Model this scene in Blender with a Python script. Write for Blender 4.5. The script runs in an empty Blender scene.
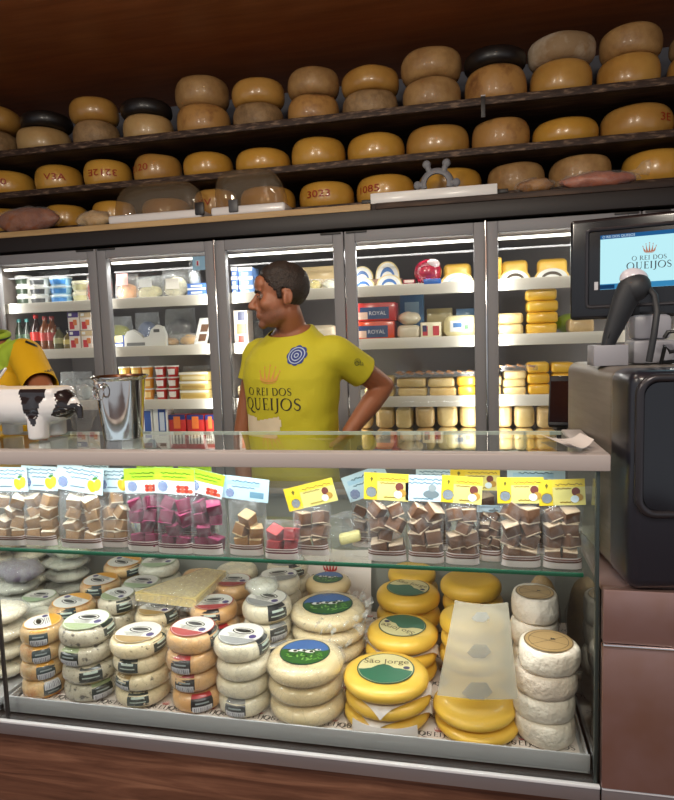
import bpy, bmesh, math, random
from math import pi, sin, cos, radians, sqrt, atan2
from mathutils import Vector, Matrix, Euler, noise
from mathutils.bvhtree import BVHTree

R = random.Random(11)
scene = bpy.context.scene
COL = scene.collection.objects

# ------------------------------------------------------------------ camera
FOC, YAW, PITCH, ROLL, ZC = 619.9, 0.21154761, 0.09757211, -0.03290519, 1.5
_cy, _sy, _cp, _sp, _cr, _sr = cos(YAW), sin(YAW), cos(PITCH), sin(PITCH), cos(ROLL), sin(ROLL)
_f = Vector((-_sy * _cp, _cy * _cp, -_sp)); _r0 = Vector((_cy, _sy, 0)); _u0 = _r0.cross(_f)
_r = _cr * _r0 + _sr * _u0; _u = -_sr * _r0 + _cr * _u0
cd = bpy.data.cameras.new('camera'); cam = bpy.data.objects.new('camera', cd); COL.link(cam)
cam.matrix_world = Matrix(((_r.x, _u.x, -_f.x, 0), (_r.y, _u.y, -_f.y, 0), (_r.z, _u.z, -_f.z, ZC), (0, 0, 0, 1)))
cd.sensor_fit = 'HORIZONTAL'; cd.sensor_width = 36; cd.lens = FOC / 674 * 36; cd.clip_start = .02; cd.clip_end = 60
scene.camera = cam

def at(x, y, Y=None, Z=None, X=None):
    """world point seen in the direction (x, y), at the given depth Y, height Z or side X"""
    d = _r * ((x - 337) / FOC) - _u * ((y - 400) / FOC) + _f
    t = Y / d.y if Y is not None else ((Z - ZC) / d.z if Z is not None else X / d.x)
    return Vector((0, 0, ZC)) + t * d

# ------------------------------------------------------------------ materials
def lin(c):
    return tuple((v / 12.92 if v <= .04045 else ((v + .055) / 1.055) ** 2.4) for v in (x / 255 for x in c)) + (1,)

def newmat(name):
    m = bpy.data.materials.new(name); m.use_nodes = True
    nt = m.node_tree; nt.nodes.clear()
    o = nt.nodes.new('ShaderNodeOutputMaterial')
    return m, nt, o

def N(nt, t, **kw):
    n = nt.nodes.new(t)
    for k, v in kw.items():
        if k in n.inputs: n.inputs[k].default_value = v
        else: setattr(n, k, v)
    return n

def coords(nt, scale=(1, 1, 1), rnd=True, kind='Object'):
    tc = N(nt, 'ShaderNodeTexCoord'); mp = N(nt, 'ShaderNodeMapping'); mp.inputs['Scale'].default_value = scale
    nt.links.new(tc.outputs[kind], mp.inputs['Vector'])
    if rnd:
        oi = N(nt, 'ShaderNodeObjectInfo'); mu = N(nt, 'ShaderNodeMath', operation='MULTIPLY'); mu.inputs[1].default_value = 37.0
        nt.links.new(oi.outputs['Random'], mu.inputs[0]); nt.links.new(mu.outputs[0], mp.inputs['Location'])
    return mp.outputs['Vector']

def pm(name, c, rough=.5, metal=0., spec=.5, coat=0., c2=None, ns=8., ramp=(.35, .65), bump=0., bs=40., sss=0., nscale=(1, 1, 1), emit=0., var=0., detail=4., alpha=1.):
    """Principled material; c2 = second colour mixed in by noise of scale ns; var = per-object lightness variation"""
    m, nt, o = newmat(name)
    b = N(nt, 'ShaderNodeBsdfPrincipled'); nt.links.new(b.outputs[0], o.inputs[0])
    b.inputs['Base Color'].default_value = lin(c); b.inputs['Roughness'].default_value = rough; b.inputs['Metallic'].default_value = metal
    b.inputs['Specular IOR Level'].default_value = spec; b.inputs['Coat Weight'].default_value = coat; b.inputs['Coat Roughness'].default_value = .12
    b.inputs['Alpha'].default_value = alpha
    if sss: b.inputs['Subsurface Weight'].default_value = sss; b.inputs['Subsurface Scale'].default_value = .01; b.inputs['Subsurface Radius'].default_value = (1, .6, .3)
    if emit: b.inputs['Emission Color'].default_value = lin(c); b.inputs['Emission Strength'].default_value = emit
    src = None
    if c2 or bump: vec = coords(nt, nscale)
    if c2:
        nz = N(nt, 'ShaderNodeTexNoise', Scale=ns, Detail=detail, Roughness=.6); nt.links.new(vec, nz.inputs['Vector'])
        r = N(nt, 'ShaderNodeValToRGB'); r.color_ramp.elements[0].position = ramp[0]; r.color_ramp.elements[1].position = ramp[1]
        r.color_ramp.elements[0].color = lin(c); r.color_ramp.elements[1].color = lin(c2)
        nt.links.new(nz.outputs['Fac'], r.inputs['Fac']); src = r.outputs['Color']
    if var:
        oi = N(nt, 'ShaderNodeObjectInfo'); mr = N(nt, 'ShaderNodeMapRange'); mr.inputs['To Min'].default_value = 1 - var; mr.inputs['To Max'].default_value = 1 + var
        nt.links.new(oi.outputs['Random'], mr.inputs['Value'])
        hs = N(nt, 'ShaderNodeHueSaturation'); nt.links.new(mr.outputs[0], hs.inputs['Value'])
        if src: nt.links.new(src, hs.inputs['Color'])
        else: hs.inputs['Color'].default_value = lin(c)
        src = hs.outputs['Color']
    if src: nt.links.new(src, b.inputs['Base Color'])
    if bump:
        nb = N(nt, 'ShaderNodeTexNoise', Scale=bs, Detail=3., Roughness=.55); nt.links.new(vec, nb.inputs['Vector'])
        bp = N(nt, 'ShaderNodeBump', Strength=bump, Distance=.01); nt.links.new(nb.outputs['Fac'], bp.inputs['Height']); nt.links.new(bp.outputs[0], b.inputs['Normal'])
    return m

def wood(name, ca, cb, scale=(1.2, 14, 14), rough=.5, knots=False, spec=.4, cc=None):
    m, nt, o = newmat(name); b = N(nt, 'ShaderNodeBsdfPrincipled'); nt.links.new(b.outputs[0], o.inputs[0])
    b.inputs['Roughness'].default_value = rough; b.inputs['Specular IOR Level'].default_value = spec
    vec = coords(nt, scale, False)
    n1 = N(nt, 'ShaderNodeTexNoise', Scale=2.2, Detail=8., Roughness=.62, Distortion=.6 if knots else .15); nt.links.new(vec, n1.inputs['Vector'])
    r = N(nt, 'ShaderNodeValToRGB'); e = r.color_ramp.elements; e[0].position = .36; e[1].position = .66; e[0].color = lin(ca); e[1].color = lin(cb)
    if cc: k = r.color_ramp.elements.new(.52); k.color = lin(cc)
    nt.links.new(n1.outputs['Fac'], r.inputs['Fac']); src = r.outputs['Color']
    if knots:
        v2 = coords(nt, (2.6, 7., 7.), False); vo = N(nt, 'ShaderNodeTexVoronoi', Scale=1.5); nt.links.new(v2, vo.inputs['Vector'])
        r2 = N(nt, 'ShaderNodeValToRGB'); r2.color_ramp.elements[0].position = .02; r2.color_ramp.elements[1].position = .13
        r2.color_ramp.elements[0].color = (.25, .2, .18, 1); r2.color_ramp.elements[1].color = (1, 1, 1, 1); nt.links.new(vo.outputs['Distance'], r2.inputs['Fac'])
        mx = N(nt, 'ShaderNodeMix', data_type='RGBA', blend_type='MULTIPLY'); mx.inputs[0].default_value = .8
        nt.links.new(src, mx.inputs[6]); nt.links.new(r2.outputs['Color'], mx.inputs[7]); src = mx.outputs[2]
    nt.links.new(src, b.inputs['Base Color'])
    bp = N(nt, 'ShaderNodeBump', Strength=.25, Distance=.004); nt.links.new(n1.outputs['Fac'], bp.inputs['Height']); nt.links.new(bp.outputs[0], b.inputs['Normal'])
    return m

def glassmat(name, tint=(1, 1, 1), ior=1.5, haze=0., rough=0., hz=(230, 240, 240)):
    """pane of clear glass: light goes straight through, the front face mirrors by Fresnel"""
    m, nt, o = newmat(name)
    t = N(nt, 'ShaderNodeBsdfTransparent'); t.inputs[0].default_value = (*tint, 1)
    g = N(nt, 'ShaderNodeBsdfGlossy'); g.inputs['Roughness'].default_value = rough; g.inputs['Color'].default_value = (1, 1, 1, 1)
    fr = N(nt, 'ShaderNodeFresnel', IOR=ior); ge = N(nt, 'ShaderNodeNewGeometry')
    sb = N(nt, 'ShaderNodeMath', operation='SUBTRACT'); sb.inputs[0].default_value = 1; nt.links.new(ge.outputs['Backfacing'], sb.inputs[1])
    mu = N(nt, 'ShaderNodeMath', operation='MULTIPLY'); nt.links.new(fr.outputs[0], mu.inputs[0]); nt.links.new(sb.outputs[0], mu.inputs[1])
    mx = N(nt, 'ShaderNodeMixShader'); nt.links.new(mu.outputs[0], mx.inputs[0]); nt.links.new(t.outputs[0], mx.inputs[1]); nt.links.new(g.outputs[0], mx.inputs[2])
    out = mx
    if haze:
        d = N(nt, 'ShaderNodeBsdfDiffuse'); d.inputs[0].default_value = lin(hz)
        m2 = N(nt, 'ShaderNodeMixShader'); m2.inputs[0].default_value = haze; nt.links.new(mx.outputs[0], m2.inputs[1]); nt.links.new(d.outputs[0], m2.inputs[2]); out = m2
    nt.links.new(out.outputs[0], o.inputs[0])
    return m

def filmmat(name, lo=.06, hi=.4, c=(235, 238, 240), bs=26., strength=.6, rough=.12, crease_glint=.3):
    """crinkled clear packing film"""
    m, nt, o = newmat(name); vec = coords(nt)
    nz = N(nt, 'ShaderNodeTexNoise', Scale=bs, Detail=3., Roughness=.5, Distortion=.8); nt.links.new(vec, nz.inputs['Vector'])
    bp = N(nt, 'ShaderNodeBump', Strength=strength, Distance=.01); nt.links.new(nz.outputs['Fac'], bp.inputs['Height'])
    t = N(nt, 'ShaderNodeBsdfTransparent'); b = N(nt, 'ShaderNodeBsdfPrincipled'); b.inputs['Base Color'].default_value = lin(c); b.inputs['Roughness'].default_value = rough
    b.inputs['Specular IOR Level'].default_value = 1.; nt.links.new(bp.outputs[0], b.inputs['Normal'])
    lw = N(nt, 'ShaderNodeLayerWeight', Blend=.35); nt.links.new(bp.outputs[0], lw.inputs['Normal'])
    mr = N(nt, 'ShaderNodeMapRange'); mr.inputs['To Min'].default_value = lo; mr.inputs['To Max'].default_value = hi; nt.links.new(lw.outputs['Facing'], mr.inputs['Value'])
    v2 = N(nt, 'ShaderNodeVectorMath', operation='MULTIPLY_ADD'); v2.inputs[1].default_value = (.03, .03, .03); nt.links.new(nz.outputs['Color'], v2.inputs[0]); nt.links.new(vec, v2.inputs[2])
    vo = N(nt, 'ShaderNodeTexVoronoi', feature='DISTANCE_TO_EDGE', Scale=bs * 2.2); nt.links.new(v2.outputs[0], vo.inputs['Vector'])
    m2 = N(nt, 'ShaderNodeMapRange'); m2.inputs['From Max'].default_value = .1; m2.inputs['To Min'].default_value = crease_glint; m2.inputs['To Max'].default_value = 0.; nt.links.new(vo.outputs['Distance'], m2.inputs['Value'])  # pale crease lines painted in as streak highlights
    nn = N(nt, 'ShaderNodeMath', operation='MULTIPLY'); nt.links.new(m2.outputs[0], nn.inputs[0]); nt.links.new(nz.outputs['Fac'], nn.inputs[1])
    ad = N(nt, 'ShaderNodeMath', operation='ADD'); ad.use_clamp = True; nt.links.new(mr.outputs[0], ad.inputs[0]); nt.links.new(nn.outputs[0], ad.inputs[1])
    mx = N(nt, 'ShaderNodeMixShader'); nt.links.new(ad.outputs[0], mx.inputs[0]); nt.links.new(t.outputs[0], mx.inputs[1]); nt.links.new(b.outputs[0], mx.inputs[2])
    nt.links.new(mx.outputs[0], o.inputs[0])
    return m

def emitmat(name, c, s):
    m, nt, o = newmat(name); e = N(nt, 'ShaderNodeEmission', Strength=s); e.inputs[0].default_value = lin(c); nt.links.new(e.outputs[0], o.inputs[0]); return m

M = {}
_flat = {}
def flat(c, rough=.5, coat=0.):
    k = (tuple(c), rough, coat)
    if k not in _flat: _flat[k] = pm('paint_%d_%d_%d' % tuple(c), c, rough, coat=coat)
    return _flat[k]

# ------------------------------------------------------------------ mesh collector
class MB:
    def __init__(s): s.v = []; s.f = []; s.m = []; s.mats = []
    def mi(s, m):
        if m not in s.mats: s.mats.append(m)
        return s.mats.index(m)
    def add(s, vs, fs, m):
        b = len(s.v); s.v += [Vector(p) for p in vs]; k = s.mi(m)
        for f in fs: s.f.append(tuple(b + i for i in f)); s.m.append(k)
        return s
    def xf(s, mat, start=0):
        for i in range(start, len(s.v)): s.v[i] = mat @ s.v[i]
        return s
    def box(s, c, d, m, bev=0., rot=None, seg=2):
        bm = bmesh.new(); bmesh.ops.create_cube(bm, size=1)
        for v in bm.verts: v.co = Vector((v.co.x * d[0], v.co.y * d[1], v.co.z * d[2]))
        if bev: bmesh.ops.bevel(bm, geom=list(bm.edges), offset=min(bev, .49 * min(d)), segments=seg, affect='EDGES', profile=.5)
        bm.verts.index_update(); mt = Matrix.Translation(c) @ (rot.to_4x4() if rot else Matrix())
        s.add([mt @ v.co for v in bm.verts], [[v.index for v in f.verts] for f in bm.faces], m); bm.free(); return s
    def lathe(s, prof, seg, m, c=(0, 0, 0), cap=True, mat=None):
        vs = []; fs = []
        for (r, z) in prof:
            for k in range(seg):
                a = 2 * pi * k / seg; vs.append(Vector((r * cos(a), r * sin(a), z)))
        n = len(prof)
        for i in range(n - 1):
            for k in range(seg):
                k2 = (k + 1) % seg; fs.append((i * seg + k, i * seg + k2, (i + 1) * seg + k2, (i + 1) * seg + k))
        if cap:
            fs.append(tuple(reversed(range(seg)))); fs.append(tuple((n - 1) * seg + k for k in range(seg)))
        if mat: vs = [mat @ v for v in vs]
        s.add([v + Vector(c) for v in vs], fs, m); return s
    def tube(s, pts, rad, m, seg=10, flat=1.):
        pts = [Vector(p) for p in pts]; n = len(pts)
        if not hasattr(rad, '__len__'): rad = [rad] * n
        vs = []; fs = []; up = None
        for i in range(n):
            t = (pts[min(i + 1, n - 1)] - pts[max(i - 1, 0)]).normalized()
            if up is None: up = t.orthogonal().normalized()
            up = (up - t * up.dot(t)).normalized(); b = t.cross(up)
            for k in range(seg):
                a = 2 * pi * k / seg; vs.append(pts[i] + (up * cos(a) + b * sin(a) * flat) * rad[i])
        for i in range(n - 1):
            for k in range(seg):
                k2 = (k + 1) % seg; fs.append((i * seg + k, i * seg + k2, (i + 1) * seg + k2, (i + 1) * seg + k))
        fs.append(tuple(reversed(range(seg)))); fs.append(tuple((n - 1) * seg + k for k in range(seg)))
        s.add(vs, fs, m); return s
    def ball(s, c, r, m, seg=16, rings=10, rot=None):
        if not hasattr(r, '__len__'): r = (r, r, r)
        mt = Matrix.Translation(c) @ (rot.to_4x4() if rot else Matrix()) @ Matrix.Diagonal((*r, 1))
        vs = [mt @ Vector((0, 0, -1))]; fs = []
        for i in range(1, rings):
            a = -pi / 2 + pi * i / rings
            for k in range(seg): b = 2 * pi * k / seg; vs.append(mt @ Vector((cos(a) * cos(b), cos(a) * sin(b), sin(a))))
        vs.append(mt @ Vector((0, 0, 1))); L = len(vs) - 1
        for k in range(seg):
            k2 = (k + 1) % seg; fs.append((0, 1 + k2, 1 + k)); fs.append((L, 1 + (rings - 2) * seg + k, 1 + (rings - 2) * seg + k2))
            for i in range(rings - 2): fs.append((1 + i * seg + k, 1 + i * seg + k2, 1 + (i + 1) * seg + k2, 1 + (i + 1) * seg + k))
        s.add(vs, fs, m); return s
    def grid(s, fn, nu, nv, m):
        vs = [fn(i / nu, j / nv) for j in range(nv + 1) for i in range(nu + 1)]
        fs = [(j * (nu + 1) + i, j * (nu + 1) + i + 1, (j + 1) * (nu + 1) + i + 1, (j + 1) * (nu + 1) + i) for j in range(nv) for i in range(nu)]
        s.add(vs, fs, m); return s
    def slab(s, fn, nu, nv, m, th):
        """closed sheet of thickness th around surface fn(u,v)"""
        P = [[Vector(fn(i / nu, j / nv)) for i in range(nu + 1)] for j in range(nv + 1)]
        vs = []; w = nu + 1
        nr = [[None] * w for _ in range(nv + 1)]
        for j in range(nv + 1):
            for i in range(w):
                a = P[j][min(i + 1, nu)] - P[j][max(i - 1, 0)]; b = P[min(j + 1, nv)][i] - P[max(j - 1, 0)][i]; n = a.cross(b)
                nr[j][i] = n.normalized() if n.length > 1e-12 else Vector((0, 0, 1))
        for sg in (1, -1):
            for j in range(nv + 1):
                for i in range(w): vs.append(P[j][i] + nr[j][i] * th * .5 * sg)
        o = w * (nv + 1); fs = []
        for j in range(nv):
            for i in range(nu):
                a, b, c, d = j * w + i, j * w + i + 1, (j + 1) * w + i + 1, (j + 1) * w + i
                fs.append((a, b, c, d)); fs.append((o + d, o + c, o + b, o + a))
        def rim(seq):
            for a, b in zip(seq, seq[1:]): fs.append((b, a, o + a, o + b))
        rim([i for i in range(w)]); rim([j * w + nu for j in range(nv + 1)]); rim([nv * w + i for i in range(nu, -1, -1)]); rim([j * w for j in range(nv, -1, -1)])
        s.add(vs, fs, m); return s
    def build(s, name, parent=None, loc=None, rot=None, angle=38):
        me = bpy.data.meshes.new(name); me.from_pydata([tuple(v) for v in s.v], [], s.f)
        for m in s.mats: me.materials.append(m)
        me.polygons.foreach_set('material_index', s.m); me.polygons.foreach_set('use_smooth', [True] * len(s.f))
        me.update(); me.set_sharp_from_angle(angle=radians(angle))
        return link(name, me, parent, loc, rot)

def link(name, me, parent=None, loc=None, rot=None, scale=None):
    o = bpy.data.objects.new(name, me); COL.link(o)
    if parent is not None: o.parent = parent
    if loc is not None: o.location = loc
    if rot is not None: o.rotation_euler = rot
    if scale is not None: o.scale = scale
    return o

def tag(o, label=None, cat=None, group=None, kind=None):
    if label: o['label'] = label
    if cat: o['category'] = cat
    if group: o['group'] = group
    if kind: o['kind'] = kind
    return o

def thing(name, label, cat, loc=(0, 0, 0), rz=0., group=None, rot=None):
    o = bpy.data.objects.new(name, None); COL.link(o); o.location = loc; o.rotation_euler = rot if rot else (0, 0, rz); o.empty_display_size = .05
    return tag(o, label, cat, group)

def struct(o): o['kind'] = 'structure'; return o

def dup(root, loc, rz=0., label=None, group=None, scale=None):
    r = root.copy(); COL.link(r); r.location = loc; r.rotation_euler = (0, 0, rz)
    if scale: r.scale = scale
    if label: r['label'] = label
    if group: r['group'] = group
    for ch in list(root.children):
        c = ch.copy(); COL.link(c); c.parent = r
        for g in list(ch.children):
            d = g.copy(); COL.link(d); d.parent = c
    return r

ORD = ['first', 'second', 'third', 'fourth', 'fifth', 'sixth', 'seventh', 'eighth', 'ninth', 'tenth', 'eleventh', 'twelfth', 'thirteenth', 'fourteenth']
def level(i, n):
    """i counted from the bottom of a stack of n"""
    if n == 1: return 'single'
    if n == 2: return ('lower', 'upper')[i]
    if i == 0: return 'bottom'
    if i == n - 1: return 'top'
    return ORD[n - 1 - i] + ' from top'

# ------------------------------------------------------------------ lettering
_tc = {}
def text_geo(s, size, align='CENTER'):
    k = (s, size, align)
    if k not in _tc:
        cu = bpy.data.curves.new('lettering', 'FONT'); cu.body = s; cu.size = size; cu.align_x = align; cu.align_y = 'CENTER'; cu.resolution_u = 3
        ob = bpy.data.objects.new('lettering', cu); COL.link(ob); dg = bpy.context.evaluated_depsgraph_get(); dg.update()
        me = ob.evaluated_get(dg).to_mesh(); _tc[k] = ([v.co.copy() for v in me.vertices], [tuple(p.vertices) for p in me.polygons])
        ob.evaluated_get(dg).to_mesh_clear(); bpy.data.objects.remove(ob); bpy.data.curves.remove(cu)
    return _tc[k]

def ribbon(pts, w, sub=3):
    """flat stroke; pts list of (x,y), w width or list of widths"""
    if not hasattr(w, '__len__'): w = [w] * len(pts)
    P = []; W = []
    for i in range(len(pts) - 1):
        for k in range(sub):
            t = k / sub; P.append(Vector(pts[i]).lerp(Vector(pts[i + 1]), t)); W.append(w[i] * (1 - t) + w[i + 1] * t)
    P.append(Vector(pts[-1])); W.append(w[-1]); vs = []; fs = []
    for i, p in enumerate(P):
        t = (P[min(i + 1, len(P) - 1)] - P[max(i - 1, 0)]); t.normalize(); n = Vector((-t.y, t.x)) * W[i] / 2
        vs += [(p.x + n.x, p.y + n.y), (p.x - n.x, p.y - n.y)]
    for i in range(len(P) - 1): fs.append((2 * i, 2 * i + 1, 2 * i + 3, 2 * i + 2))
    return vs, fs
def arc(cx, cy, rx, ry, a0, a1, n=12): return [(cx + rx * cos(radians(a0 + (a1 - a0) * i / n)), cy + ry * sin(radians(a0 + (a1 - a0) * i / n))) for i in range(n + 1)]
TK, TN = .15, .055
def _ring(cx, rx):
    p = arc(cx, .5, rx, .48, 0, 360, 28); return [(p, [TN + (TK - TN) * abs(cos(2 * pi * i / 28 + .25)) ** 1.5 for i in range(29)])]
def _ser(x, y, w=.26): return ([(x - w / 2, y), (x + w / 2, y)], .045)
GL = {
    'O': (1.02, _ring(.5, .44)), 'Q': (1.1, _ring(.5, .44) + [([(.5, .05), (.66, -.1), (.88, -.22), (1.12, -.26), (1.3, -.2)], [.06, .13, .13, .08, .03])]),
    'U': (.95, [([(.18, .98), (.18, .4)] + arc(.46, .34, .28, .33, 180, 360, 10) + [(.74, .98)], [TK, TK] + [TK - (TK - TN) * i / 10 for i in range(11)] + [TN]), _ser(.18, .97), _ser(.74, .97, .22)]),
    'E': (.72, [([(.2, .02), (.2, .98)], TK), ([(.08, .97), (.62, .97)], .05), ([(.2, .52), (.52, .52)], .05), ([(.08, .03), (.66, .03)], .05), ([(.61, .99), (.61, .83)], .04), ([(.65, .01), (.67, .2)], .04), ([(.52, .6), (.52, .44)], .04)]),
    'I': (.42, [([(.21, .02), (.21, .98)], TK), _ser(.21, .97), _ser(.21, .03)]),
    'J': (.5, [([(.28, .98), (.28, .1), (.24, -.1), (.1, -.22), (-.04, -.2)], [TK, TK, .12, .08, .05]), _ser(.28, .97)]),
    'S': (.68, [([(.55, .78)] + arc(.34, .73, .21, .22, 20, 200, 8) + [(.2, .58), (.34, .5), (.48, .42)] + arc(.34, .26, .22, .23, 20, -160, 8) + [(.1, .24)], [.04] + [.05 + .008 * i for i in range(9)] + [.13, .15, .13] + [.12 - .008 * i for i in range(9)] + [.04])]),
    'R': (.88, [([(.2, .02), (.2, .98)], TK), _ser(.2, .97), _ser(.2, .03), ([(.2, .95), (.4, .95)] + arc(.42, .74, .2, .21, 90, -90, 8) + [(.2, .53)], [.05, .06] + [.06 + .07 * sin(pi * i / 8) for i in range(9)] + [.05]), ([(.38, .53), (.62, .2), (.84, .03)], [.1, .14, .1])]),
    'D': (.98, [([(.2, .02), (.2, .98)], TK), ([(.08, .96), (.4, .96)] + arc(.42, .5, .42, .46, 90, -90, 12) + [(.08, .04)], [.05, .05] + [.05 + .1 * sin(pi * i / 12) for i in range(13)] + [.05])]),
    ' ': (.4, [])}
def serif(s, size):
    """serif lettering, centred: (verts2d, faces)"""
    x = 0; V = []; F = []
    for ch in s:
        adv, st = GL[ch]
        for p, w in st:
            vs, fs = ribbon(p, w); b = len(V); V += [(a[0] + x, a[1]) for a in vs]; F += [tuple(b + i for i in f) for f in fs]
        x += adv + .06
    return [Vector(((a[0] - x / 2) * size, (a[1] - .5) * size, 0)) for a in V], F
def crown(size):
    """five pointed crown with round tips on a curved band"""
    tips = [(-.5, .52), (-.27, .7), (0, .78), (.27, .7), (.5, .52)]; base = [(-.36 + .18 * i, .16 - .05 * (1 - abs(i - 2) / 2)) for i in range(5)]; V = []; F = []
    def put(g): b = len(V); V.extend(g[0]); F.extend(tuple(b + j for j in f) for f in g[1])
    for (tx, ty), (bx, by) in zip(tips, base):
        put(ribbon([(bx, by), ((bx + tx) / 2, (by + ty) / 2), (tx, ty)], [.15, .07, .02])); put(ribbon(arc(tx, ty + .04, .022, .022, 0, 360, 8), .045, 1))
    put(ribbon([(-.4, .17), (-.2, .1), (0, .08), (.2, .1), (.4, .17)], .1)); put(ribbon([(-.37, .06), (-.2, .0), (0, -.02), (.2, .0), (.37, .06)], .04))
    return [Vector((a[0] * size, a[1] * size, 0)) for a in V], F
def rosette(r):
    """eight-lobed round emblem: list of (verts, faces, tone) tone 0 dark 1 light"""
    out = []
    p = [Vector((r * (.92 + .12 * abs(cos(4 * a))) * cos(a), r * (.92 + .12 * abs(cos(4 * a))) * sin(a), 0)) for a in [2 * pi * k / 64 for k in range(64)]]
    out.append(([Vector((0, 0, 0))] + p, [(0, 1 + k, 1 + (k + 1) % 64) for k in range(64)], 0))
    for ra, w in ((.78, .1), (.5, .1), (.2, .1)):
        q = arc(0, 0, r * ra, r * ra, 0, 360, 24); vs, fs = ribbon(q, r * w, 1); out.append(([Vector((a[0], a[1], 0)) for a in vs], fs, 1))
    return out
# ------------------------------------------------------------------ cheese wheel
def wheel_prof(r, h, e=.3, n=2.6, k=12, dish=.0, sag=0.):
    """superellipse rim; e = share of the radius taken by the rounded edge"""
    P = []
    for i in range(k + 1):
        a = -pi / 2 + pi * i / k; ca, sa = cos(a), sin(a)
        x = r * (1 - e) + r * e * abs(ca) ** (2 / n); z = h / 2 + h / 2 * (1 if sa >= 0 else -1) * abs(sa) ** (2 / n)
        P.append((x + sag * r * (1 - z / h), z))
    return [(r * .02, 0), (r * (1 - e) * .5, 0)] + P + [(r * (1 - e) * .75, h - dish * .5), (r * (1 - e) * .4, h - dish), (r * .02, h - dish)]
def prof_r(prof, z):
    for (r0, z0), (r1, z1) in zip(prof[2:], prof[3:]):
        if z0 <= z <= z1: return r0 + (r1 - r0) * ((z - z0) / (z1 - z0) if z1 > z0 else 0)
    return prof[8][0]
def wheel_mesh(r, h, m, e=.3, n=2.6, amp=.0, fs=9., seg=40, dish=0., sag=0., ell=0.):
    b = MB(); P = wheel_prof(r, h, e, n, dish=dish, sag=sag); b.lathe(P, seg, m)
    off = Vector((R.uniform(0, 90), R.uniform(0, 90), R.uniform(0, 90))); ph = R.uniform(0, 6.28)
    for i, v in enumerate(b.v):
        rr = sqrt(v.x ** 2 + v.y ** 2)
        if ell and rr > 0:
            s = 1 + ell * cos(2 * (atan2(v.y, v.x) - ph)); v.x *= s; v.y *= s
        if amp: 
            d = noise.noise(v * fs + off) * amp
            b.v[i] = v + (Vector((v.x / rr, v.y / rr, 0)) * d if rr > .001 else Vector()) + Vector((0, 0, d * .6 if v.z > h * .5 else 0))
    return b, P

# materials of the place
M['ceil'] = wood('brown_wood_panel', (128, 70, 36), (152, 86, 46), (1., 9, 9), .42)
M['darkshelf'] = wood('dark_shelf_wood', (38, 24, 17), (84, 62, 46), (1.5, 16, 16), .6, cc=(52, 34, 24))
M['shelfedge'] = wood('worn_shelf_edge', (44, 30, 23), (128, 104, 84), (7., 40, 40), .65, cc=(62, 44, 34))
M['counterwood'] = wood('knotted_front_wood', (94, 60, 45), (152, 108, 84), (1.3, 17, 17), .5, True, cc=(122, 82, 63))
M['palewood'] = wood('pale_ledge_wood', (176, 142, 96), (206, 172, 122), (1.2, 12, 12), .5)
M['wall'] = pm('wall_paint', (92, 92, 100), .8)
M['floor'] = pm('floor_tile', (120, 84, 66), .45, c2=(98, 68, 54), ns=3)
M['black'] = pm('black_plastic', (18, 18, 20), .35)
M['fr_grey'] = pm('grey_door_frame', (138, 137, 140), .55)
M['fr_dark'] = pm('dark_hinge', (44, 40, 38), .5)
M['fr_in'] = pm('fridge_liner', (120, 112, 108), .5)
M['white'] = pm('white_enamel', (228, 226, 220), .35)
M['offwhite'] = pm('warm_white', (214, 208, 196), .4)
M['chrome'] = pm('bright_metal', (225, 225, 225), .12, metal=1.)
M['alu'] = pm('counter_aluminium', (182, 172, 168), .45, metal=.1)
M['rail'] = pm('lower_rail', (178, 178, 184), .28, metal=.75)
M['steel'] = pm('reflection_tinted_steel', (164, 128, 114), .34, metal=.75, c2=(176, 146, 142), ns=3.2, ramp=(.42, .6))  # brown tint and lavender blotches paint in reflections of the surroundings
M['tray'] = pm('tray_steel', (186, 186, 188), .4, metal=.35)
M['glass'] = glassmat('clear_glass', (.96, .985, .975))
M['fglass'] = glassmat('door_glass', (.97, .985, .98), 1.4)
M['gedge'] = pm('green_glass_edge', (24, 92, 68), .15, coat=.5)
M['led'] = emitmat('led_tube', (255, 250, 238), 4.)
M['caseled'] = emitmat('case_led', (225, 240, 255), 1.3)
M['liner'] = pm('white_paper_liner', (225, 216, 212), .6)
M['redprint'] = flat((178, 52, 50)); M['blackprint'] = flat((22, 22, 24), .5)

# ------------------------------------------------------------------ room
XL, XR, YB, CEIL = -3.9, 2.6, 3.87, 3.03
def slabbox(name, lo, hi, m, **kw):
    b = MB(); c = [(a + d) / 2 for a, d in zip(lo, hi)]; b.box(c, [d - a for a, d in zip(lo, hi)], m, **kw); return b.build(name)
struct(slabbox('floor', (XL, -3.2, -.06), (XR, YB + .1, 0), M['floor']))
struct(slabbox('ceiling', (XL, -3.2, CEIL), (XR, YB + .1, CEIL + .06), M['ceil']))
struct(slabbox('wall_back', (XL, YB, 0), (XR, YB + .1, CEIL), M['wall']))
struct(slabbox('wall_left', (XL - .1, 1.2, 0), (XL, YB + .1, CEIL), M['wall']))
struct(slabbox('wall_right', (XR, 1.2, 0), (XR + .1, YB + .1, CEIL), M['wall']))

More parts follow.
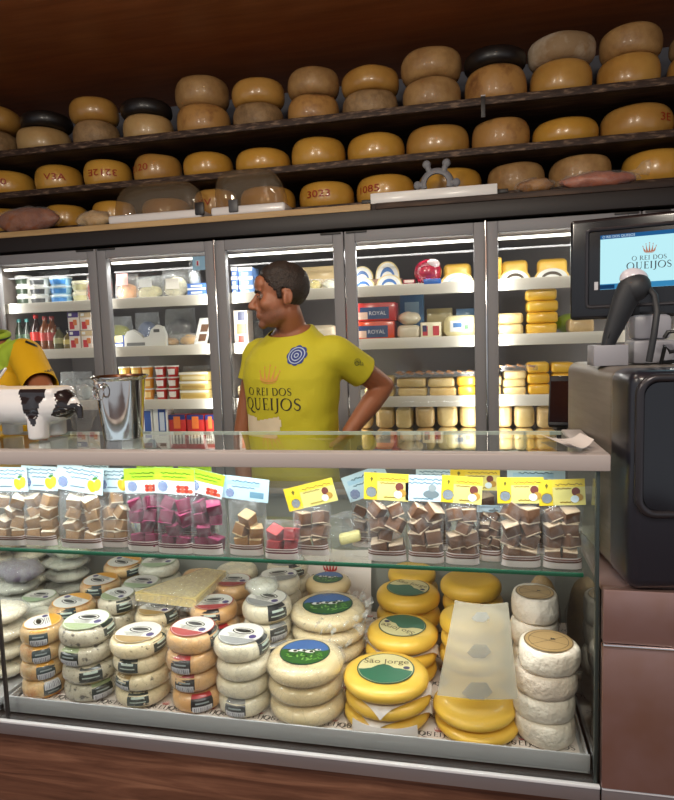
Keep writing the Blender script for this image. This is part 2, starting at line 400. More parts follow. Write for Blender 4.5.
# ------------------------------------------------------------------ shelves over the refrigerators
SHX0, SHX1, SHF = XL + .02, XR - .02, 3.17
LGF = 3.0
ZT, ZM, ZC2, ZB = 2.626, 2.396, 2.183, 2.135
def plank(name, z, th, label, edge=M['shelfedge'], face=M['darkshelf'], clips=(), dep=.62):
    t = thing(name, label, 'shelf', (-.6, SHF, z - th))
    b = MB(); b.box((-.03, .33, th / 2), (SHX1 - SHX0, .62, th), face, .003); b.build('board', t)
    b = MB(); b.box((-.03, .006, th / 2 + .0005), (SHX1 - SHX0, .014, th + .002), edge, .003); b.build('front_edge', t)
    for x in clips:
        b = MB(); b.box((x + .6, -.004, th / 2 - .03), (.02, .006, th + .06), M['fr_dark'], .001); b.box((x + .6, -.004, th + .004), (.022, .02, .006), M['alu'], .001); b.build('bracket', t)
    return t
plank('wooden_shelf', ZT, .034, 'upper dark wooden shelf under the ceiling carrying stacked cheese wheels', clips=(.08, 1.5))
plank('wooden_shelf', ZM, .032, 'middle dark wooden shelf carrying one row of yellow cheese wheels')
plank('wooden_shelf', ZC2, .034, 'lowest dark wooden shelf just behind the pale ledge over the refrigerators')
t = thing('ledge_board', 'pale wooden ledge board on top of the refrigerators', 'shelf', (-.6, LGF, ZB - .03))
b = MB(); b.box((-.03, .41, .015), (SHX1 - SHX0, .8, .03), M['darkshelf'], .002); b.build('board', t)
b = MB(); b.box((-1.3, .0, .016), (2.9, .022, .03), M['palewood'], .002); b.box((1.45, .0, .016), (2.55, .022, .028), M['darkshelf'], .002); b.build('front_strip', t)
b = MB(); b.box((-.66, LGF + .01, (2.03 + ZB - .03) / 2), (SHX1 - SHX0, .05, ZB - .03 - 2.03), pm('dark_header', (36, 29, 26), .5), .003); struct(b.build('trim_1'))
for x in (-2.2, -.75, .9, 2.2):
    b = MB(); b.box((x, SHF + .66, (ZC2 + ZT) / 2 - .02), (.03, .05, ZT - ZC2 - .06), M['fr_dark'], .002); o = b.build('shelf_post'); tag(o, 'dark upright post behind the cheese wheels near %s' % {-2.2: 'the far end by the second worker', -.75: 'the wide clear domes', .9: 'the monitor', 2.2: 'the far corner over the scale'}[x], 'post')

# ------------------------------------------------------------------ cheese wheels on the shelves
def rind(name, c, c2, rough, coat, bump=.0, ns=9., bs=30., ramp=(.35, .7)): return pm(name, c, rough, c2=c2, ns=ns, coat=coat, bump=bump, bs=bs, var=.06, sss=0, ramp=ramp)
M['c_yel'] = rind('yellow_wax_rind', (204, 154, 66), (188, 136, 52), .3, .4, ns=5.)
M['c_gold'] = rind('golden_rind', (190, 144, 74), (168, 120, 56), .32, .35, .05, ns=6.)
M['c_tan'] = rind('tan_rind', (176, 138, 88), (140, 102, 60), .5, .12, .25, ns=11., bs=45.)
M['c_grey'] = rind('mottled_grey_tan_rind', (160, 128, 88), (112, 86, 56), .6, .03, .45, ns=14., bs=60.)
M['c_rust'] = rind('rust_spotted_rind', (176, 130, 72), (116, 70, 38), .45, .2, .25, ns=9., ramp=(.5, .72))
M['c_mold'] = rind('white_bloomed_rind', (150, 122, 88), (188, 172, 150), .7, 0, .4, ns=6., ramp=(.4, .6))
M['c_pale'] = rind('pale_cream_rind', (192, 158, 106), (172, 136, 86), .35, .3, .05)
M['c_black'] = rind('black_wax_rind', (30, 24, 22), (20, 17, 16), .42, .12)
M['stamp'] = flat((158, 44, 22), .5)
RIND = {'yel': ('glossy yellow', 'c_yel'), 'gold': ('golden', 'c_gold'), 'tan': ('tan', 'c_tan'), 'grey': ('mottled greyish tan', 'c_grey'), 'rust': ('rust-spotted', 'c_rust'), 'mold': ('white-bloomed', 'c_mold'), 'pale': ('pale cream', 'c_pale'), 'black': ('black waxed', 'c_black')}
def shelf_wheel(x0, x1, yt, zs, kind, label, Yc=None, ztop=None, num=None, e=.34, n=2.3, group=None, turn=0, numx=None, nums=.052, flip=False):
    Yc = Yc or SHF + .19; ym = yt + 12
    a, c = at(x0, ym, Y=Yc), at(x1, ym, Y=Yc); X = (a.x + c.x) / 2; r = (c.x - a.x) / 2 * Yc / sqrt(Yc * Yc + X * X) * .985
    Yc = max(Yc, SHF + .045 + r) if Yc < SHF + .3 else Yc
    if ztop is None: ztop = at((x0 + x1) / 2, yt, Y=Yc - r * .72).z
    h = max(.06, ztop - zs)
    if zs < 2.5: h = min(h, .158)
    h -= .001; zs += .001
    b, P = wheel_mesh(r, h, M[RIND[kind][1]], e, n, amp=.006 if kind not in ('yel', 'black') else .003, fs=8.)
    if num is None:
        o = b.build('round_cheese', None, (X, Yc, zs), (0, 0, R.uniform(0, 6.28))); tag(o, label, 'cheese', group); return o, ztop, X, Yc, r
    t = thing('round_cheese', label, 'cheese', (X, Yc, zs), 0, group); b.build('rind', t)
    vs, fs = text_geo(num, nums, 'CENTER'); mb = MB(); out = []
    a0 = -pi / 2 + (numx or 0)
    for v in vs:
        x, z = (v.x, v.y) if not flip else (-v.x, -v.y)
        zz = h * .5 + z; aa = a0 + x * 1.35 / r; rr = prof_r(P, min(max(zz, .002), h - .002)) + .0045; out.append((rr * cos(aa), rr * sin(aa), zz))
    mb.add(out, fs, M['stamp']); mb.build('stamped_number', t); return t, ztop, X, Yc, r

GT = 'cheese wheels stacked on the upper wooden shelf'
top = [  # x0, x1, seam y, top y, lower kind, upper kind, upper x0, x1
    (-42, 20, 127, 103, 'grey', 'gold', -38, 22), (16, 72, 125, 0, 'pale', 'black', 20, 74), (73, 121, 119, 95, 'grey', 'gold', 69, 120), (122, 175, 113, 0, 'pale', 'black', 120, 173),
    (176, 231, 103, 74, 'rust', 'tan', 174, 230), (233, 284, 102, 77, 'grey', 'gold', 231, 285), (287, 340, 93, 66, 'rust', 'tan', 287, 340), (342, 399, 89, 65, 'grey', 'gold', 341, 400),
    (402, 461, 76, 46, 'tan', 'tan', 400, 462), (464, 528, 64, 0, 'rust', 'black', 463, 527), (529, 593, 58, 31, 'gold', 'mold', 527, 596), (596, 661, 53, 23, 'gold', 'tan', 598, 664), (665, 728, 50, 27, 'gold', 'grey', 668, 730)]
for i, (x0, x1, ys, yt, k1, k2, u0, u1) in enumerate(top):
    nth = ORD[i]
    if yt:
        o, zt, *_ = shelf_wheel(x0, x1, ys, ZT, k1, '%s cheese wheel, lower of the %s pile on the upper shelf' % (RIND[k1][0], nth), group=GT, e=(.3 if i % 2 else .36), n=2.4)
        shelf_wheel(u0, u1, yt, zt, k2, '%s cheese wheel, upper of the %s pile on the upper shelf' % (RIND[k2][0], nth), group=GT, e=(.3 if i % 2 else .36), n=2.4)
    else:
        o, zt, X, Yc, r = shelf_wheel(x0, x1, ys, ZT, k1, '%s cheese wheel under a black wheel, %s pile on the upper shelf' % (RIND[k1][0], nth), group=GT, e=(.3 if i % 2 else .36), n=2.4)
        ztp = at((u0 + u1) / 2, {1: 100, 3: 91, 9: 38}[i], Y=Yc - r * .5).z
        shelf_wheel(u0, u1, ys - 20, zt, k2, 'black waxed cheese wheel atop the %s pile on the upper shelf' % nth, group=GT, Yc=Yc + .0, ztop=zt + .085, e=(.3 if i % 2 else .36), n=2.4)

GM = 'cheese wheels in a row on the middle shelf'
mid = [(-26, 36, 167, 'yel', '00', .45, .05), (34, 84, 161, 'yel', 'V3A', .42, .05), (83, 133, 158, 'yel', '3212E', .3, .05), (133, 183, 152, 'gold', '2120', -.42, .05), (183, 234, 151, 'yel', None, 0, 0), (235, 291, 147, 'yel', None, 0, 0),
       (291, 346, 136, 'yel', None, 0, 0), (347, 405, 132, 'yel', None, 0, 0), (405, 470, 123, 'gold', None, 0, 0), (471, 530, 118, 'rust', None, 0, 0), (531, 600, 117, 'yel', None, 0, 0), (600, 676, 100, 'gold', '3E', .6, .05), (678, 740, 98, 'yel', None, 0, 0)]
for i, (x0, x1, yt, k, num, nx, ns) in enumerate(mid):
    lab = '%s cheese wheel%s, %s along the middle shelf' % (RIND[k][0], ' stamped with red %s' % ('digits' if num != 'V3A' else 'letter and digit marks') if num else '', ORD[i])
    shelf_wheel(x0, x1, yt, ZM, k, lab, num=num, numx=nx, nums=ns, group=GM, e=.34 if k != 'rust' else .26, n=2.3, flip=(num == '3212E'))

GB = 'cheese wheels in a row on the lowest shelf over the refrigerators'
low = [(44, 90, 204, 'yel', None, 0, 'between dark loaf and small packet'), (92, 137, 200, 'yel', None, 0, 'behind the small clear packet'), (142, 192, 197, 'gold', None, 0, 'seen through the first clear dome'), (193, 238, 188, 'gold', 'XV', -.15, 'with red marks between the two clear domes'),
       (240, 296, 186, 'yel', None, 0, 'seen through the second clear dome'), (299, 355, 181, 'yel', '3023', -.1, 'stamped in dark red beside the second dome'), (356, 415, 174, 'yel', '1085', -.5, 'red digits on it, behind the white board'), (417, 482, 168, 'yel', None, 0, 'behind the grey crown ornament'),
       (487, 545, 162, 'tan', None, 0, 'behind the tan wrapped loaf'), (548, 612, 155, 'tan', None, 0, 'between the tan loaf and the pink wrapped piece'), (620, 690, 149, 'yel', None, 0, 'over the monitor'), (-30, 30, 205, 'yel', None, 0, 'behind the dark wrapped loaf')]
for i, (x0, x1, yt, k, num, nx, lab) in enumerate(low):
    shelf_wheel(x0, x1, yt, ZC2, k, '%s cheese wheel on the lowest shelf, %s' % (RIND[k][0], lab), num=num, numx=nx, nums=.05, group=GB, e=.3, n=2.4)

# ------------------------------------------------------------------ refrigerators
FX = [-2.586, -1.253, .082, 1.415]; FY = 3.0; FTOP = 2.02; FD = .68
SZ = [1.757, 1.497, 1.207, .93, .62]
def fridge(x0, x1, label):
    w = x1 - x0; t = thing('display_refrigerator', label, 'refrigerator', ((x0 + x1) / 2, FY, 0), 0, 'glass door refrigerators along the back wall')
    b = MB(); g = M['fr_grey']; i = M['fr_in']; hw = w / 2
    b.box((0, FD - .015, 1.0), (w - .006, .03, 2.0), i); b.box((-hw + .012, .37, 1.0), (.018, .62, 2.0), i); b.box((hw - .012, .37, 1.0), (.018, .62, 2.0), i)
    b.box((0, .37, 1.985), (w - .006, .62, .03), i); b.box((0, .37, .25), (w - .006, .62, .5), g); b.build('cabinet', t)
    for k in range(2):
        cx = (-hw + w / 4, hw - w / 4)[k]; dw = w / 2 - .006; f = .052; z0, z1 = .28, FTOP - .004
        b = MB()
        b.box((cx - dw / 2 + f / 2, .02, (z0 + z1) / 2), (f, .04, z1 - z0), g, .004); b.box((cx + dw / 2 - f / 2, .02, (z0 + z1) / 2), (f, .04, z1 - z0), g, .004)
        b.box((cx, .02, z1 - f / 2), (dw - 2 * f, .04, f), g, .004); b.box((cx, .02, z0 + f / 2), (dw - 2 * f, .04, f), g, .004)
        d = b.build('door', t)
        b = MB(); b.box((cx, .02, (z0 + z1) / 2), (dw - 2 * f + .01, .006, z1 - z0 - 2 * f + .01), M['fglass']); b.build('glass_pane', d)
        b = MB(); b.box((cx + dw / 2 * (1 if k == 0 else -1) - (.06 if k == 0 else -.06), -.004, z1 - .006), (.1, .008, .008), M['fr_dark'], .001); b.build('hinge', d)
        b = MB(); b.box((cx, .07, 1.945), (dw - .09, .02, .012), M['led'], .004); b.build('light_tube', t)
        b = MB(); b.box((cx, .1, 1.9), (dw - .08, .012, .008), M['fr_grey']); b.build('light_shade', t)
    for z in SZ:
        b = MB(); b.box((0, .32, z - .012), (w - .05, .5, .012), M['white']); b.box((0, .075, z - .026), (w - .05, .012, .054), M['offwhite'], .002); b.build('shelf', t)
    return t
fridge(FX[0], FX[1], 'grey glass door refrigerator behind the worker in the yellow polo')
fridge(FX[1], FX[2], 'grey glass door refrigerator behind the man in the lime shirt')
fridge(FX[2], FX[3], 'grey glass door refrigerator behind the monitor and scale')
for x, lb in ((FX[1], 'thin bright metal strip between the refrigerators behind the bucket'), (FX[2], 'thin bright metal strip between the refrigerators beside the yellow cheese bricks')):
    b = MB(); b.box((x, FY - .004, 1.12), (.008, .012, 1.8), M['chrome'], .002); tag(b.build('metal_strip'), lb, 'metal strip')
# ------------------------------------------------------------------ refrigerated display counter
CX0, CX1, YF, ZTOP, ZBASE = -1.80, .243, 1.231, 1.27, .60
M['lipglint'] = pm('rail_lip_glint', (236, 240, 244), .2, coat=.6); M['pan'] = pm('dark_pan', (44, 38, 36), .4)  # white lip colour paints in the tube's bright line along the rail
ct = thing('display_counter', 'glass fronted cheese display counter with aluminium top frame', 'display counter', (-.78, YF, 0))
def lb(lo, hi, m, bev=0.):
    """box part in world coordinates, parented to the counter"""
    b = MB(); b.box([(a + d) / 2 - o for a, d, o in zip(lo, hi, ct.location)], [d - a for a, d in zip(lo, hi)], m, bev); return b
x1t = .256
b = lb((CX0, YF - .016, 1.238), (x1t, YF + .018, ZTOP), M['alu'], .003)
b2 = lb((.212, YF + .018, 1.244), (x1t, 1.535, ZTOP), M['alu'], .003); b.add(b2.v, b2.f, M['alu'])
b2 = lb((CX0, YF + .018, 1.244), (CX0 + .04, 1.535, ZTOP), M['alu'], .003); b.add(b2.v, b2.f, M['alu']); b.build('top_frame', ct)
lb((CX0 + .04, YF + .018, 1.258), (.212, 1.53, 1.266), M['glass']).build('top_glass', ct)
M['edgeglow'] = pm('pale_glass_edge', (196, 210, 200), .2, coat=.6)
lb((CX0 + .04, 1.53, 1.2575), (.212, 1.534, 1.2665), M['edgeglow']).build('glass_edge', ct)
for x0, x1 in ((CX0 + .01, -1.118), (-1.112, .236)):
    lb((x0, YF, ZBASE), (x1, YF + .005, 1.238), M['glass']).build('front_glass', ct)
lb((-1.1185, YF - .001, ZBASE), (-1.1115, YF + .006, 1.238), M['fr_dark']).build('glass_joint', ct)
def quadslab(name, P, th, m):
    b = MB(); P = [Vector(p) - Vector(ct.location) for p in P]; b.slab(lambda u, v: (P[0].lerp(P[1], u)).lerp(P[3].lerp(P[2], u), v), 1, 1, m, th); return b.build(name, ct)
quadslab('end_glass', [(.2375, YF + .002, ZBASE), (.2375, 1.95, ZBASE), (.2375, 1.95, 1.0), (.2375, YF + .002, 1.0)], .005, M['glass'])
quadslab('end_glass', [(.2375, YF + .002, 1.0), (.2375, 1.95, 1.0), (.2375, 1.535, 1.244), (.2375, YF + .002, 1.244)], .005, M['glass'])
M['post'] = pm('dark_green_post', (62, 72, 70), .35, metal=.4)
lb((.2335, YF - .001, ZBASE), (.2405, YF + .012, 1.238), M['post'], .002).build('corner_post', ct)
quadslab('rear_glass', [(CX0, 1.955, 1.024), (.23, 1.955, 1.024), (.23, 1.54, 1.25), (CX0, 1.54, 1.25)], .005, M['glass'])
lb((CX0, 1.95, .56), (.24, 1.97, 1.0), pm('case_back', (138, 142, 138), .5)).build('back_panel', ct)
lb((CX0, 1.915, 1.0), (.33, 2.015, 1.02), pm('ledge_grey', (150, 146, 138), .4), .003).build('rear_ledge', ct)
lb((CX0, YF + .002, .56), (.24, 1.95, .596), M['pan']).build('floor_pan', ct)
lb((CX0, YF - .006, .565), (.244, YF - .0005, .599), M['rail'], .002).build('bottom_rail', ct)
b = lb((CX0, YF - .0105, .5965), (.244, YF - .0005, .6035), M['lipglint'], .002); b.build('rail_lip', ct)
lb((CX0, YF + .02, .03), (.244, YF + .045, .547), M['counterwood']).build('wood_front', ct)
lb((CX0, YF + .05, .0), (.23, 1.94, .555), M['black']).build('plinth', ct)
lb((CX0, YF + .0185, 1.2365), (.21, YF + .034, 1.2435), M['caseled'], .001).build('light_tube', ct)
# middle glass shelf
sh = thing('glass_shelf', 'clear glass shelf with green front edge inside the display counter', 'shelf', (-.78, 1.28, 1.008))
b = MB(); b.box((0, .165, .004), (2.0, .325, .0075), M['glass']); b.build('pane', sh)
b = MB(); b.box((0, .0, .004), (2.0, .005, .0085), M['gedge'], .001); b.build('front_edge', sh)
SHZ = 1.0162
# trays and their printed paper
def tray(x0, x1, label):
    t = thing('steel_tray', label, 'tray', ((x0 + x1) / 2, 1.262, .598)); w = x1 - x0; b = MB()
    b.box((0, .33, .008), (w, .66, .012), M['tray']); b.box((0, .0, .0255), (w, .004, .035), M['tray'], .001); b.box((-w / 2 + .002, .33, .017), (.004, .66, .03), M['tray'], .001); b.box((w / 2 - .002, .33, .017), (.004, .66, .03), M['tray'], .001)
    b.build('pan', t); return t
tray(-1.15, .232, 'long steel tray under the main run of cheeses in the counter')
tray(-1.79, -1.162, 'steel tray at the far end of the counter beyond the glass joint')
def print_marks(mb, xs, ys, z, nx, ny, w, d, size=.02):
    c1, f1 = crown(size * 1.3); c2, f2 = serif('QUEIJOS', size)
    for i in range(nx):
        for j in range(ny):
            cx = xs - w / 2 + (i + .5) * w / nx + (j % 2) * w / nx * .4 - .2 * w / nx; cy = ys + (j + .5) * d / ny
            mb.add([Vector((v.x + cx, v.y + cy + size * .6, z)) for v in c1], f1, M['redprint']); mb.add([Vector((v.x + cx, v.y + cy, z)) for v in c2], f2, M['blackprint'])
t = thing('paper_liner', 'white paper liner with red crown prints lining the steel tray', 'paper', (-.46, 1.285, .6125)); b = MB()
b.box((0, .32, .0004), (1.36, .63, .0006), M['liner']); b.build('sheet', t)
b = MB(); print_marks(b, 0, .0, .0009, 22, 9, 1.34, .62, .016); b.build('print', t)
ZF = .614
pl = at(331, 585, Y=1.9)
t = thing('paper_sheet', 'white shop paper with red crown print standing behind the cream cheeses', 'paper', (pl.x, 1.915, ZF)); b = MB()
b.slab(lambda u, v: ((u - .5) * .26, -.008 * sin(u * 7 + v * 3) + .03 * (1 - v) * -1 + .02, v * .2), 8, 8, M['liner'], .001); b.build('sheet', t)
b = MB(); c1, f1 = crown(.05); c2, f2 = serif('QUEIJOS', .022); rt = Matrix.Rotation(pi / 2, 4, 'X')
b.add([rt @ v + Vector((.0, -.019, .135)) for v in c1], f1, M['redprint']); b.add([rt @ v + Vector((.0, -.021, .115)) for v in c2], f2, M['blackprint']); b.build('print', t)

# ------------------------------------------------------------------ side counter, right of the display
t = thing('side_counter', 'brushed steel cabinet tinted with painted brown reflections that carries the black scale', 'counter', (.72, YF, 0))
b = MB(); b.box((0, .37, .78), (.942, .66, .435), M['fr_dark']); b.box((0, .41, .28), (.942, .58, .56), M['fr_dark']); b.build('carcass', t)
b = MB(); b.box((-.001, -.0032, .582), (.944, .0055, .034), M['rail'], .002); b.box((-.001, -.0055, .6), (.944, .01, .007), M['lipglint'], .002); b.build('bottom_rail', t)
b = MB(); b.box((0, .0325, .288), (.942, .025, .517), M['counterwood']); b.build('wood_front', t)
b = MB(); b.box((-.002, -.004, .956), (.946, .02, .107), M['steel'], .003); b.box((-.002, .3, 1.004), (.946, .6, .012), M['steel'], .003); b.build('upper_panel', t)
b = MB(); b.box((-.002, -.004, .75), (.946, .02, .294), M['steel'], .003); b.build('lower_panel', t)
b = MB(); b.box((-.002, -.012, .8985), (.946, .012, .007), M['chrome'], .002); b.build('panel_ridge', t)

# ------------------------------------------------------------------ cheeses in the counter
def cheese(name, c, c2=None, **k): return pm(name, c, k.pop('rough', .35), c2=c2, coat=k.pop('coat', .5), var=.05, bump=k.pop('bump', .3), bs=k.pop('bs', 22.), **k)
M['k_pap'] = cheese('paprika_cheese', (214, 178, 122), (196, 122, 56), ns=24., ramp=(.5, .72))
M['k_pep'] = cheese('pepper_cheese', (196, 186, 164), (92, 84, 74), ns=70., ramp=(.56, .68))
M['k_dpep'] = cheese('coarse_pepper_cheese', (224, 206, 168), (72, 56, 40), ns=52., ramp=(.62, .7))
M['k_red'] = cheese('smoked_orange_cheese', (224, 182, 128), (208, 156, 100), ns=6.)
M['k_white'] = cheese('fresh_white_cheese', (226, 216, 192), (210, 198, 170), ns=5.)
M['k_cream'] = cheese('cream_cheese_rind', (230, 212, 172), (218, 194, 146), ns=4., bump=.12)
M['k_yel'] = cheese('yellow_coated_cheese', (232, 190, 78), (224, 178, 62), ns=4., bump=.04, rough=.42, coat=.25)
M['k_paper'] = cheese('white_paper_wrap', (232, 224, 210), (222, 206, 190), ns=8., bump=.9, bs=34., rough=.6, coat=.1)
M['k_grey'] = cheese('grey_film_wrapped_cheese', (216, 214, 198), (196, 196, 180), ns=7.)
KIND = {  # material, label colour, side label body colour, words
    'pap': ('k_pap', (226, 160, 40), (52, 66, 70), 'paprika flecked'), 'pep': ('k_pep', (150, 164, 120), (40, 48, 44), 'grey pepper coated'), 'dpep': ('k_dpep', (170, 140, 90), (28, 44, 40), 'cream pepper flecked'),
    'red': ('k_red', (168, 44, 46), (38, 36, 38), 'orange smoked'), 'white': ('k_white', (150, 150, 150), (52, 54, 56), 'plain white'), 'grn': ('k_grey', (176, 200, 160), (60, 74, 66), 'pale film wrapped')}
LW = (232, 230, 224)
def ell(mb, cx, cy, rx, ry, z, m, n=20, a0=0., a1=360., rot=0.):
    p = []
    for k in range(n + 1):
        a = radians(a0 + (a1 - a0) * k / n); x, y = rx * cos(a), ry * sin(a); p.append(Vector((cx + x * cos(rot) - y * sin(rot), cy + x * sin(rot) + y * cos(rot), z)))
    if abs(a1 - a0) >= 360: p = p[:-1]
    mb.add(p, [tuple(range(len(p)))], m)
def top_label(r, c, z, parent, rot, style='band', slope=None):
    b = MB(); W = flat(LW, .3, .6); D = flat((30, 30, 30), .3, .6); C = flat(c, .3, .6); s = .00035
    if style == 'band':
        ell(b, 0, 0, r, r, s, C, 28); ell(b, 0, 0, r * .95, r * .95, 2 * s, W, 28)
        ell(b, 0, 0, r * .93, r * .93, 3 * s, C, 16, 205, 335)
        ell(b, .0, r * .2, r * .5, r * .27, 3 * s, D); ell(b, 0, r * .2, r * .44, r * .22, 4 * s, W); ell(b, 0, r * .2, r * .38, r * .15, 5 * s, D)
        ell(b, r * .62, -r * .18, r * .17, r * .17, 4 * s, flat((74, 62, 120), .3, .6), 12)
        for k in range(3): vs, fs = ribbon([(-.6 + .1 * k, -.12 - .1 * k), (.3, -.12 - .1 * k)], .035, 1); b.add([Vector((v[0] * r, v[1] * r, 4 * s)) for v in vs], fs, flat((96, 96, 92), .4))
    elif style == 'pasture':
        G = flat((38, 92, 44), .3, .6); ell(b, 0, 0, r, r, s, flat((36, 66, 52), .3, .6), 32); ell(b, 0, 0, r * .95, r * .95, 2 * s, flat((62, 104, 170), .3, .6), 32)
        p = [Vector((r * .95 * cos(radians(a)), r * .95 * sin(radians(a)), 3 * s)) for a in range(175, 371, 13)] + [Vector((r * x, r * (.12 + .06 * sin(x * 6)), 3 * s)) for x in (.7, .4, .1, -.2, -.5, -.8)]; b.add(p, [tuple(range(len(p)))], G)
        rr = random.Random(3)
        for k in range(26): ell(b, rr.uniform(-.7, .7) * r, rr.uniform(-.75, -.05) * r, r * .1, r * .035, 4 * s, flat(rr.choice([(92, 150, 60), (24, 66, 34), (120, 168, 84)]), .3, .6), 8, rot=rr.uniform(0, 3))
        for x, y, q in ((-.45, .02, .2), (-.1, .06, .17), (.2, -.02, .2), (.5, .12, .13)): ell(b, x * r, y * r, q * r, q * r * .55, 5 * s, W, 10); ell(b, (x + q * .3) * r, y * r, q * r * .4, q * r * .4, 6 * s, D, 8); ell(b, (x - q) * r, (y + q * .3) * r, q * r * .35, q * r * .3, 6 * s, D, 8)
    elif style == 'island':
        ell(b, 0, 0, r, r, s, flat((30, 74, 58), .3, .6), 36); ell(b, 0, 0, r * .95, r * .95, 2 * s, flat((222, 210, 156), .3, .6), 36)
        p = [Vector((r * .94 * cos(radians(a)), r * .94 * sin(radians(a)), 3 * s)) for a in range(186, 355, 11)] + [Vector((r * x, r * y, 3 * s)) for x, y in ((.7, -.08), (.5, .0), (.3, .02), (.1, .2), (-.1, .26), (-.3, .16), (-.5, -.02), (-.75, -.1))]
        b.add(p, [tuple(range(len(p)))], flat((46, 104, 78), .3, .6))
        vs, fs = text_geo('São Jorge', r * .42); b.add([Vector((v.x, v.y + r * .42, 4 * s)) for v in vs], fs, flat((88, 74, 40), .4)); ell(b, r * .72, r * .05, r * .12, r * .1, 4 * s, flat((60, 56, 92), .4), 10)
    elif style == 'kraft':
        ell(b, 0, 0, r, r, s, flat((120, 96, 62), .5), 36); ell(b, 0, 0, r * .94, r * .94, 2 * s, flat((172, 140, 92), .5), 36); D = flat((96, 76, 48), .5)
        for a in (.45, -.5): vs, fs = ribbon([(-.85 * cos(a), -.85 * sin(a)), (.85 * cos(a), .85 * sin(a))], .03, 1); b.add([Vector((v[0] * r, v[1] * r, 3 * s)) for v in vs], fs, D)
        vs, fs = ribbon(arc(0, 0, r * .8, r * .8, 0, 360, 30), r * .03, 1); b.add([Vector((v[0], v[1], 3 * s)) for v in vs], fs, D)
        b.add([Vector((x * r, y * r, 4 * s)) for x, y in ((.1, .1), (.3, .02), (.26, .2), (.2, .14), (.14, .24))], [(0, 1, 2, 3, 4)], flat((28, 24, 20)))
    if slope: b.v = [v + Vector((0, 0, slope(v.length))) for v in b.v]
    return b.build('top_label', parent, (0, 0, z), (0, 0, rot))
def side_label(P, h, ang, w, hh, c_top, c_body, parent, r0, barcode=True, flip=False):
    b = MB(); sgn = -1 if flip else 1
    def rect(u0, u1, v0, v1, m, lift):
        nu = max(2, int((u1 - u0) / .008)); nv = 4 if v1 - v0 > .006 else 1
        def fn(i, j):
            u = u0 + (u1 - u0) * i; z = h / 2 + sgn * (v0 + (v1 - v0) * j); z = min(max(z, .001), h - .001); rr = prof_r(P, z) + .0012 + lift; a = ang + sgn * u / r0; return Vector((rr * cos(a), rr * sin(a), z))
        b.grid(fn, nu, nv, m)
    rect(-w / 2, w / 2, -hh / 2, hh / 2, flat(c_body, .3, .5), 0)
    rect(-w / 2, w / 2, hh * .36, hh / 2, flat(c_top, .3, .5), .0004)
    if barcode:
        rect(-w * .44, w * .44, -hh * .46, -hh * .04, flat((208, 208, 214), .3, .5), .0004)
        for k in range(9): x = -w * .36 + w * .09 * k; rect(x, x + w * (.02 + .02 * (k % 3 == 0)), -hh * .4, -hh * .1, flat((120, 118, 130), .4), .0007)
        rect(-w * .3, w * .3, hh * .08, hh * .16, flat((150, 160, 160), .3), .0004)
    else:
        rect(-w * .36, w * .36, -.05 * hh, .02 * hh, flat((176, 190, 180), .3), .0004); rect(-w * .3, w * .3, .18 * hh, .3 * hh, flat((186, 200, 190), .3), .0004); rect(-w * .4, w * .4, -hh * .46, -hh * .34, flat((170, 150, 90), .3), .0004)
    return b.build('side_label', parent)
M['film'] = filmmat('crinkled_film', .02, .26, c=(214, 214, 212), crease_glint=.2)
M['filmhazy'] = filmmat('hazy_film', .12, .45, c=(226, 228, 226), bs=18., crease_glint=.22)

def stack(x0, x1, yc, Y, n, kind, where, r=None, zb=ZF + .0006, labels=None, top=True, jit=.005, name='small_cheese', h=None, lean=0., wraps=True, group=None, e=.34, pw=2.5, drop=0):
    a, c = at(x0, yc + 18, Y=Y), at(x1, yc + 18, Y=Y); X = (a.x + c.x) / 2; r = r or (c.x - a.x) / 2 * Y / sqrt(Y * Y + X * X)
    zt = at((x0 + x1) / 2, yc, Y=Y).z; h = h or (zt - zb) / n
    mat_, lc, bc, words = KIND[kind]; out = []
    base_a = atan2(-Y, -X)
    for i in range(n):
        b, P = wheel_mesh(r * R.uniform(.95, 1.0), h - .0004, M[mat_], e, pw, amp=.0025, fs=26, seg=36, sag=.03)
        top_ = i == n - 1
        lab = '%s cheese, %s in the %s' % (words, level(i, n) if n > 1 else 'lying', where)
        t = thing(name, lab, 'cheese', (X + R.uniform(-jit, jit) + lean * i, Y + R.uniform(-jit, jit) * .6, zb + i * h), 0, group or 'small wrapped cheeses in the display counter', rot=(R.uniform(-.02, .02) * (i > 0), R.uniform(-.02, .02) * (i > 0), 0))
        b.build('wheel', t)
        la = (labels or {}).get(i)
        if la is not None:
            da, bar, flip = la; side_label(P, h, base_a + da, min(.056, r * .84), h * .96, lc if bar else bc, bc, t, r, bar, flip)
        if top_ and top: top_label(r * .84, lc, h + .0008, t, R.uniform(-.5, .5) + (2.6 if kind == 'pap' else 0))
        if wraps:
            b2, P2 = wheel_mesh(r * 1.015, h - .0008, M['film'], e, pw, amp=.005, fs=34, seg=44); b2.build('film', t)
        out.append(t)
    return out
FRW = 'front row %s'
stack(19, 66, 622, 1.345, 4, 'pap', 'front stack at the tray end', labels={0: (.35, True, True), 1: (.1, True, False), 2: (-.1, True, False), 3: (-.25, True, False)})
stack(60, 118, 620, 1.36, 4, 'pep', 'second stack of the front row', labels={0: (.35, True, False), 1: (-.05, False, False), 2: (-.75, True, False), 3: (1.0, False, False)})
stack(112, 171, 632, 1.36, 4, 'dpep', 'third stack of the front row', labels={0: (-.25, False, False), 1: (-.95, True, False), 2: (-.55, False, False), 3: (.9, False, False)})
stack(168, 222, 627, 1.36, 4, 'red', 'fourth stack of the front row', labels={0: (.1, True, False), 1: (-.5, True, False), 2: (-.55, True, False), 3: (1.1, False, False)})
stack(215, 271, 634, 1.36, 4, 'white', 'fifth stack of the front row', labels={0: (-.45, True, False), 3: (1.05, False, False)})
